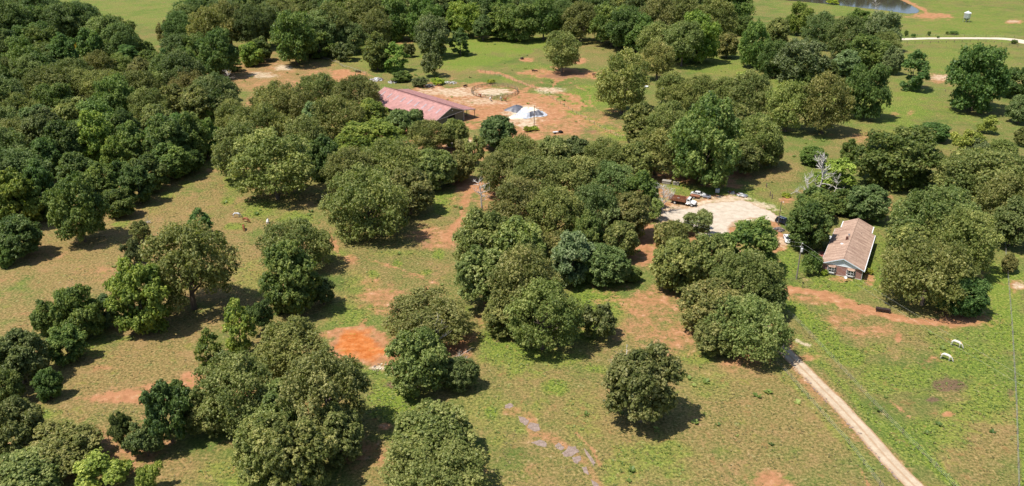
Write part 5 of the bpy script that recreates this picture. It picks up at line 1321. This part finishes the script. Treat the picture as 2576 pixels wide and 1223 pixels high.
def car(name, loc, rz, label, paint, kind):
    c = empty(name, loc, rz, label, 'car')
    if kind == 'suv': Lh, H, hood, z1, w = 2.35, 1.78, 1.02, .98, .95
    else: Lh, H, hood, z1, w = 2.4, 1.42, .86, .90, .88
    zb = .32
    secs = [(-Lh, w * .86, zb + .12, z1 - .08, w * .78), (-Lh + .15, w * .97, zb, z1, w * .86), (-.8, w, zb, z1 + .02, w * .88), (.95, w, zb, z1, w * .88), (Lh - .55, w * .97, zb, hood - .05, w * .84), (Lh - .12, w * .9, zb + .02, hood - .16, w * .76), (Lh, w * .78, zb + .12, hood - .30, w * .66)]
    loft_body(secs, 'body', paint, c)
    if kind == 'suv': gx = [(-Lh + .10, z1), (-Lh + .42, H - .06), (.55, H - .04), (1.25, z1)]
    else: gx = [(-Lh + .55, z1), (-1.05, H - .05), (.30, H - .05), (1.15, z1 - .02)]
    g0, g1, g2, g3 = gx
    bw, tw = w * .86, w * .70
    cab = MB().add([(g0[0], -bw, g0[1]), (g1[0], -tw, g1[1]), (g2[0], -tw, g2[1]), (g3[0], -bw, g3[1]), (g0[0], bw, g0[1]), (g1[0], tw, g1[1]), (g2[0], tw, g2[1]), (g3[0], bw, g3[1])],
                   [(0,1,2,3),(4,7,6,5),(0,4,5,1),(1,5,6,2),(2,6,7,3)]).build('cabin', paint, c)
    e = .012
    def lerp(a, b_, t): return a + (b_ - a) * t
    for s in (-1, 1):   # side windows: two panes each
        for t0, t1 in ((.06, .47), (.53, .94)):
            q = []
            for u_, v_ in ((t0, .08), (t1, .08), (t1, .88), (t0, .88)):
                xb = lerp(g0[0], g3[0], u_); xt = lerp(g1[0], g2[0], u_); zb0 = lerp(g0[1], g3[1], u_)
                q.append((lerp(xb, xt, v_), s * (lerp(bw, tw, v_) + e), lerp(zb0, g1[1], v_)))
            MB().quad(*q).build('side_window', M['carglass'], c)
    for (a, b_), nm, sg in (((g3, g2), 'windshield', 1), ((g0, g1), 'rear_window', -1)):
        q = [(lerp(a[0], b_[0], t) + sg * e, y * lerp(bw, tw, t) * .9, lerp(a[1], b_[1], t) + e) for t, y in ((.1, -1), (.1, 1), (.9, 1), (.9, -1))]
        MB().quad(*q).build(nm, M['carglass'], c)
    rp = MB().box(g1[0] + .02, g2[0] - .02, -tw + .02, tw - .02, H - .05, H).build('roof', paint, c, bevel=.02)
    for x in (-Lh + .95, Lh - .9):
        for y in (-w + .08, w - .08): wheel(c, x, y, .36 if kind == 'suv' else .31, .24, 'steel')
    for s in (-1, 1):
        MB().box(Lh - .08, Lh + .01, s * w * .62 - .16, s * w * .62 + .16, hood - .36, hood - .22).build('headlight', M['white'], c)
        MB().box(-Lh - .01, -Lh + .06, s * w * .66 - .13, s * w * .66 + .13, z1 - .34, z1 - .16).build('tail_light', simple('red_lens', (.35, .02, .02), .2), c)
        MB().box(g3[0] - .25, g3[0] - .1, s * (w + .04) - .09, s * (w + .04) + .09, z1, z1 + .14).build('mirror', paint, c)
        if kind == 'suv': MB().tube([(g1[0] + .1, s * (tw - .05), H + .05), (g2[0] - .1, s * (tw - .05), H + .05)], .03, 5).build('roof_rail', M['steel'], c)
    if kind == 'suv':
        for x in (-.9, .1): MB().box(x - .04, x + .04, -tw + .03, tw - .03, H + .04, H + .08).build('crossbar', M['steel'], c)
    MB().box(Lh - .05, Lh + .06, -w * .75, w * .75, zb, zb + .2).build('bumper', paint if kind != 'suv' else M['dark'], c, bevel=.03)
    MB().box(-Lh - .06, -Lh + .05, -w * .78, w * .78, zb, zb + .22).build('bumper', paint if kind != 'suv' else M['dark'], c, bevel=.03)
    return c
bluepaint = simple('black_blue_paint', (.012, .016, .028), .15, .3, var=.1, spec=.6)
car('parked_car', PP(2350, 672), R_(-52), 'black SUV with silver roof bars parked beside the pole', bluepaint, 'suv')
car('parked_car', PP(2362, 722), R_(-100), 'white sedan parked on bare earth under the tree left of the house', simple('white_car_paint', (.80, .80, .80), .25, var=.04, spec=.5), 'sedan')
car('derelict_car', PP(2096, 588), R_(-24), 'old dull white car parked behind the dump truck', simple('chalky_white_paint', (.62, .61, .58), .6, var=.3, scale=1.5), 'sedan')

tr = empty('dump_truck', PP(2050, 613), R_(-27), 'white-cabbed dump truck with an empty rusty bed on the gravel yard', 'truck')
MB().box(-3.9, 3.5, -.42, .42, .62, .86).build('chassis', M['dark'], tr)
for y in (-.98, .98):
    wheel(tr, 2.75, y, .50, .28)
    wheel(tr, -2.35, y, .50, .5)
bed = MB(); z0, z1 = 1.12, 2.15
bed.box(-4.2, .95, -1.2, -1.12, z0, z1); bed.box(-4.2, .95, 1.12, 1.2, z0, z1); bed.box(-4.2, -4.12, -1.12, 1.12, z0, z1 + .1)
bed.box(.87, .95, -1.12, 1.12, z0, z1 + .25)
for k in range(7):
    for y in (-1.24, 1.2): bed.box(-4.1 + k * .82, -4.0 + k * .82, y, y + .04, z0, z1)
bd = bed.build('dump_bed', M['rust'], tr)
MB().box(-4.12, .87, -1.12, 1.12, z0, z0 + .08).build('bed_floor', M['rustlight'], tr)
MB().box(-1.7, -1.0, -1.14, -1.0, z1 - .02, z1 + .06).build('bed_patch', M['oldwhite'], tr)
MB().box(.85, 1.35, -1.12, 1.12, z1 + .2, z1 + .27).build('cab_shield', M['rustlight'], tr)
MB().box(-4.0, .6, -.5, .5, .88, 1.1).build('hoist_frame', M['rust'], tr)
cab = MB().prism([(1.1, .75), (2.35, .75), (2.35, 1.65), (2.02, 2.32), (1.15, 2.35)], -1.05, 1.05).build('cab', M['white'], tr, bevel=.05)
MB().prism([(1.3, 1.68), (2.18, 1.68), (1.92, 2.2), (1.3, 2.2)], -1.065, -1.056).build('side_window', M['carglass'], tr)
MB().prism([(1.3, 1.68), (2.18, 1.68), (1.92, 2.2), (1.3, 2.2)], 1.056, 1.065).build('side_window', M['carglass'], tr)
MB().quad((2.37, -.92, 1.72), (2.37, .92, 1.72), (2.09, .88, 2.27), (2.09, -.88, 2.27)).build('windshield', M['carglass'], tr)
MB().prism([(2.3, .75), (3.75, .72), (3.78, 1.28), (3.6, 1.42), (2.33, 1.62)], -.80, .80).build('hood', M['white'], tr, bevel=.06)
for s in (-1, 1):
    MB().prism([(2.15, .6), (2.25, 1.05), (2.5, 1.2), (3.0, 1.2), (3.3, 1.05), (3.4, .8), (3.25, .8), (2.95, 1.08), (2.55, 1.08), (2.35, .6)], s * 1.05 if s > 0 else -1.05, s * .78 if s > 0 else -.78).build('fender', M['white'], tr)
    MB().lathe([(.12, 0), (.13, .05), (.03, .07)], 10).build('headlight', M['oldwhite'], tr).matrix_local = Matrix.Translation((3.78, s * .58, 1.02)) @ Matrix.Rotation(R_(90), 4, 'Y')
    MB().box(2.25, 2.32, s * 1.3 - .1, s * 1.3 + .1, 1.65, 2.0).build('mirror', M['steel'], tr)
MB().box(3.78, 3.95, -1.1, 1.1, .5, .74).build('bumper', M['dark'], tr)
MB().box(3.76, 3.80, -.45, .45, .8, 1.25).build('grille', M['steel'], tr)
MB().lathe([(.25, -.5), (.28, -.45), (.28, .45), (.25, .5)], 12).build('fuel_tank', M['steel'], tr).matrix_local = Matrix.Translation((1.3, -.85, .68)) @ Matrix.Rotation(R_(90), 4, 'Y')
wg = empty('rusty_trailer', PP(2084, 594), R_(-27), 'small rusty flat trailer just beyond the truck hood', 'trailer')
MB().box(-1.4, 1.4, -.75, .75, .6, .7).build('deck', M['rustlight'], wg); MB().box(-1.4, 1.4, .72, .78, .7, 1.0).build('side_board', M['rust'], wg); MB().box(-1.4, 1.4, -.78, -.72, .7, 1.0).build('side_board', M['rust'], wg)
for y in (-.85, .85): wheel(wg, 0, y, .33, .18)
MB().tube([(1.4, 0, .6), (2.2, 0, .45)], .05, 5).build('drawbar', M['rust'], wg)
wr = empty('wrecked_car', PP(2121, 594), R_(-20), 'stripped grey front end of a wrecked car beside the old white car', 'wreck')
loft_body([(-1.2, .8, .3, .85, .7), (-.4, .82, .3, .95, .72), (.5, .8, .32, .85, .68), (1.1, .7, .4, .7, .6)], 'body', simple('dull_silver', (.33, .34, .38), .4, .5), wr)
MB().box(-.5, .6, -.45, .45, .8, 1.0).build('engine', M['dark'], wr); MB().prism([(-1.25, .85), (-.5, .95), (-1.1, 1.35)], -.6, .6).build('windshield_frame', M['oldwhite'], wr)
for y in (-.8, .8): wheel(wr, .4, y, .3, .2)

# ------------------------------------------------------------------ horses
def skin_mesh(name, vs, es, rs, root=0):
    me = bpy.data.meshes.new(name); me.from_pydata(vs, es, [])
    o = bpy.data.objects.new(name, me); COL.objects.link(o)
    o.modifiers.new('Skin', 'SKIN')
    for i, v in enumerate(me.skin_vertices[0].data): 
        r = rs[i]; v.radius = (r, r) if not isinstance(r, tuple) else r; v.use_root = (i == root)
    s = o.modifiers.new('Sub', 'SUBSURF'); s.levels = 1; s.render_levels = 1
    dg = bpy.context.evaluated_depsgraph_get(); out = bpy.data.meshes.new_from_object(o.evaluated_get(dg))
    bpy.data.objects.remove(o); out.name = name
    for p in out.polygons: p.use_smooth = True
    return out
def horse_meshes(graze):
    V_ = [(-.05, 0, 1.12), (-.55, 0, 1.20), (-.88, 0, 1.12), (.38, 0, 1.12), (.66, 0, 1.16)]
    Rr = [.29, .27, .22, .29, .22]; E_ = [(0, 1), (1, 2), (0, 3), (3, 4)]
    if graze: neck = [((.88, 0, .98), .15), ((1.10, 0, .62), .115), ((1.20, 0, .42), .115), ((1.30, 0, .20), .085), ((1.34, 0, .08), .07)]
    else: neck = [((.86, 0, 1.38), .17), ((1.04, 0, 1.66), .125), ((1.18, 0, 1.80), .12), ((1.38, 0, 1.68), .085), ((1.50, 0, 1.60), .07)]
    last = 4
    for p, r in neck: V_.append(p); Rr.append(r); E_.append((last, len(V_) - 1)); last = len(V_) - 1
    for s in (-1, 1):
        for st, leg in ((4, [((.62, s * .19, .88), .13), ((.60, s * .19, .50), .07), ((.64 + .05 * s, s * .19, .26), .045), ((.66 + .05 * s, s * .19, .04), .06)]),
                        (2, [((-.86, s * .20, .92), .16), ((-.72, s * .20, .66), .10), ((-.92, s * .20, .44), .06), ((-.88 + .06 * s, s * .20, .22), .045), ((-.86 + .06 * s, s * .20, .04), .06)])):
            last = st
            for p, r in leg: V_.append(p); Rr.append(r); E_.append((last, len(V_) - 1)); last = len(V_) - 1
    body = skin_mesh('body', V_, E_, Rr)
    tail = MB().tube([(-1.02, 0, 1.22), (-1.16, 0, 1.05), (-1.18, 0, .75), (-1.14, 0, .45)], [.05, .07, .08, .03], 6).mesh('tail', smooth=True)
    nk = [(.62, 0, 1.40)] + [(p[0] - (.04 if graze else .12), 0, p[2] + (.14 if graze else .06)) for p, r in neck[:3]]
    mane = MB().tube(nk, [.05, .07, .06, .05], 6).mesh('mane', smooth=True)
    h = neck[2][0]; ears = MB()
    for s in (-1, 1): ears.tube([(h[0] - .04, s * .07, h[2] + .08), (h[0] - .07, s * .09, h[2] + .22)], [.035, .008], 5)
    return body, mane, tail, ears.mesh('ears')
HM = {True: horse_meshes(True), False: horse_meshes(False)}
coats = {'white': (simple('white_coat', (.62, .60, .55), .7, var=.12), simple('grey_mane', (.45, .42, .38), .9)), 'cream': (simple('cream_white_coat', (.64, .59, .50), .7, var=.12), simple('sandy_mane', (.62, .36, .14), .9)),
         'bay': (simple('chestnut_coat', (.27, .085, .035), .55, var=.3), simple('dark_mane', (.05, .025, .015), .9)), 'grey': (simple('pied_coat', (.74, .73, .70), .7, col2=(.22, .20, .20), scale=2), simple('black_mane', (.04, .04, .04), .9))}
def horse(x, y, deg, coat, graze, label):
    h = empty('horse', PP(x, y), R_(deg), label, 'horse')
    c, mn = coats[coat]
    for me, nm in zip(HM[graze], ('body', 'mane', 'tail', 'ears')):
        o = link(nm, me, h); 
        if not me.materials: me.materials.append(None)
        o.material_slots[0].link = 'OBJECT'; o.material_slots[0].material = c if nm in ('body', 'ears') else mn
    h.scale = (1.06,) * 3
horse(711, 652, 8, 'grey', True, 'white and grey pied horse grazing in the meadow, leftmost of the four')
horse(739, 667, -24, 'bay', True, 'chestnut horse grazing sideways beside the pied horse')
horse(732, 690, -70, 'bay', True, 'chestnut horse grazing towards the camera, lowest of the meadow group')
horse(804, 672, 100, 'white', True, 'plain white horse seen from behind at the edge of the meadow oak')
horse(2868, 1040, -42, 'cream', True, 'white horse with sandy mane grazing in the weeds, upper of two')
horse(2837, 1080, -40, 'cream', True, 'white horse with sandy mane grazing beside bare clay, lower of two')
horse(1440, 292, -60, 'bay', False, 'chestnut horse standing at the left front of the round pen')
horse(1471, 303, -80, 'white', False, 'white horse standing before the round pen, left one')
horse(1502, 302, -95, 'white', False, 'white horse standing before the round pen, right one')
horse(1515, 304, -60, 'bay', False, 'chestnut horse standing next to the right white horse by the pen')

# ------------------------------------------------------------------ dead trees
def dead_tree(x, y, h, r0, seed, label, branches=14, twigs=4, reach=.42, cat='dead tree', lay=None, name='dead_tree'):
    tm, brs, tw = dead_mesh('dead', h, r0, seed, branches, twigs, reach)
    o = empty(name, PP(x, y), 0, label, cat)
    if lay is not None: o.rotation_euler = (R_(82), 0, lay); o.location.z = .3
    link('trunk', tm, o, M['deadwood'])
    for q, rr in brs: MB().tube(q, rr, 5).build('branch', M['deadwood'], o)
    link('twigs', tw, o, M['deadwood'])['kind'] = 'stuff'
dead_tree(1448, 632, 10.5, .30, 3, 'bare pale dead tree at the left rim of the central oaks', 15, 5, .40)
dead_tree(1420, 655, 5.0, .22, 8, 'fallen bare limb below the pale dead tree', 8, 3, .6, 'fallen limb', .9, 'fallen_limb')
dead_tree(684, 248, 5.5, .14, 5, 'bare spreading dead tree at the left end of the clay slope', 16, 5, .75)
dead_tree(2452, 592, 14, .36, 11, 'tall dead tree with bleached crooked limbs north of the house', 18, 6, .42)
dead_tree(2420, 600, 8.5, .26, 12, 'lower dead tree with twisted grey limbs left of the tall one', 14, 6, .55)
dead_tree(2500, 590, 7, .16, 17, 'slender bare snag right of the tall dead tree', 10, 4, .5)
dead_tree(1990, 640, 8.5, .17, 14, 'grey leafless twiggy tree at the left end of the dump truck', 26, 8, .62)
dead_tree(2372, 585, 3.0, .10, 19, 'pale fallen brush on the grass left of the dead trees', 14, 6, .8, 'brush', 2.0, 'fallen_brush')
dead_tree(1298, 1062, 9.0, .16, 21, 'bare grey limbs sticking out behind the full oak at lower centre', 14, 6, .5)
dead_tree(1372, 1062, 3.2, .12, 22, 'tangle of bare brush on the clay right of the full oak', 16, 7, .9, 'brush', .5, 'fallen_brush')
dead_tree(328, 150, 15.0, .20, 24, 'pale trunked dead tree inside the thinning tan oak at upper left', 14, 5, .34)
dead_tree(430, 668, 1.8, .08, 26, 'grey patch of dead brush on the left meadow', 18, 8, 1.1, 'brush', 1.2, 'fallen_brush')
dead_tree(1865, 1168, 9.0, .14, 27, 'bare crooked limbs at the left side of the lone lower oak', 10, 6, .62)
dead_tree(2622, 60, 14.0, .20, 28, 'bare pale twigs showing above the upper right copse', 14, 6, .36)

# ------------------------------------------------------------------ ground cover: leafy weeds and grass tufts, roadside stones
def scatter(name, n, region, accept, size, lift, mat, seed, blades=5, label=None, cat=None, kindtall=.9):
    r = np.random.default_rng(seed); x0, x1, y0, y1 = region
    X = r.uniform(x0, x1, n); Y = r.uniform(y0, y1, n)
    keep = np.abs(X) < .68 * Y + 12
    X, Y = X[keep], Y[keep]; zv = zone_values(X, Y); k = r.random(len(X)) < accept(zv, X, Y); X, Y = X[k], Y[k]
    n = len(X); s = r.uniform(*size, n); a = r.uniform(0, 6.28, (n, blades)); tl = r.uniform(.3, .9, (n, blades)) * kindtall
    c = np.stack([X, Y, np.full(n, .01)], -1)[:, None, :]
    d = np.stack([np.cos(a), np.sin(a), tl], -1); sd_ = np.stack([-np.sin(a), np.cos(a), np.zeros_like(a)], -1)
    L = (s[:, None] * r.uniform(.7, 1.2, (n, blades)))[..., None]
    v = np.stack([c + d * L * .05, c + d * L * .6 + sd_ * L * .28, c + d * L * np.array([1.0, 1.0, .8]), c + d * L * .6 - sd_ * L * .28], 2).reshape(-1, 3)
    f = np.arange(len(v)).reshape(-1, 4); me = np_mesh(name, v, f)
    t = np.repeat(np.clip(.5 + r.normal(size=n) * .22, 0, 1), blades); at_ = me.attributes.new('tone', 'FLOAT', 'FACE'); at_.data.foreach_set('value', t.astype(np.float32))
    o = link(name, me, None, mat); tag(o, label, cat, kind='stuff'); return o
M['weed'] = leaf_mat('weed_leaves', (.075, .115, .024), (.165, .225, .048), (.29, .34, .095), .3)
M['tuft'] = leaf_mat('grass_blades', (.08, .082, .028), (.20, .178, .068), (.38, .30, .13), .25)
scatter('low_weeds', 150000, (-110, 110, 100, 330), lambda z, X, Y: np.clip(z['lush'] * 1.1 - .25 - z['sand'] - z['clay'] * .5, 0, 1) * np.clip(1.3 - Y / 330, .2, 1), (.16, .42), 0, M['weed'], 3)
scatter('grass_tufts', 130000, (-110, 110, 100, 260), lambda z, X, Y: np.clip(.30 + .15 * z['dry'] - z['clay'] * .5 - z['sand'], 0, 1) * np.clip(fbm(X / 5, Y / 5, 77) * 2.2 - .7, 0, 1), (.10, .30), 0, M['tuft'], 5)
scatter('tall_weeds', 5200, (-160, 160, 105, 480), lambda z, X, Y: np.clip(fbm(X / 9, Y / 9, 55) * 3 - 1.65, 0, 1) * (1 - np.clip(z['sand'] + z['clay'] * .6, 0, 1)), (.35, 1.0), 0, M['green'], 9, 12, kindtall=1.1)
r_ = np.random.default_rng(4); mb = MB(); le = resample([P(*q) for q in [(1938,860),(1968,893),(2025,955),(2085,1017),(2152,1088),(2220,1165),(2285,1240)]], .35)
for p in le:
    if r_.random() < .5: continue
    s = r_.uniform(.06, .22); q = p + Vector((r_.normal() * .25, r_.normal() * .25, 0))
    mb.box(-s, s, -s * .7, s * .7, -.02, s * .5, Matrix.Translation(q) @ Matrix.Rotation(r_.uniform(0, 6), 4, 'Z'))
st = mb.build('roadside_stones', M['granite']); st['kind'] = 'stuff'
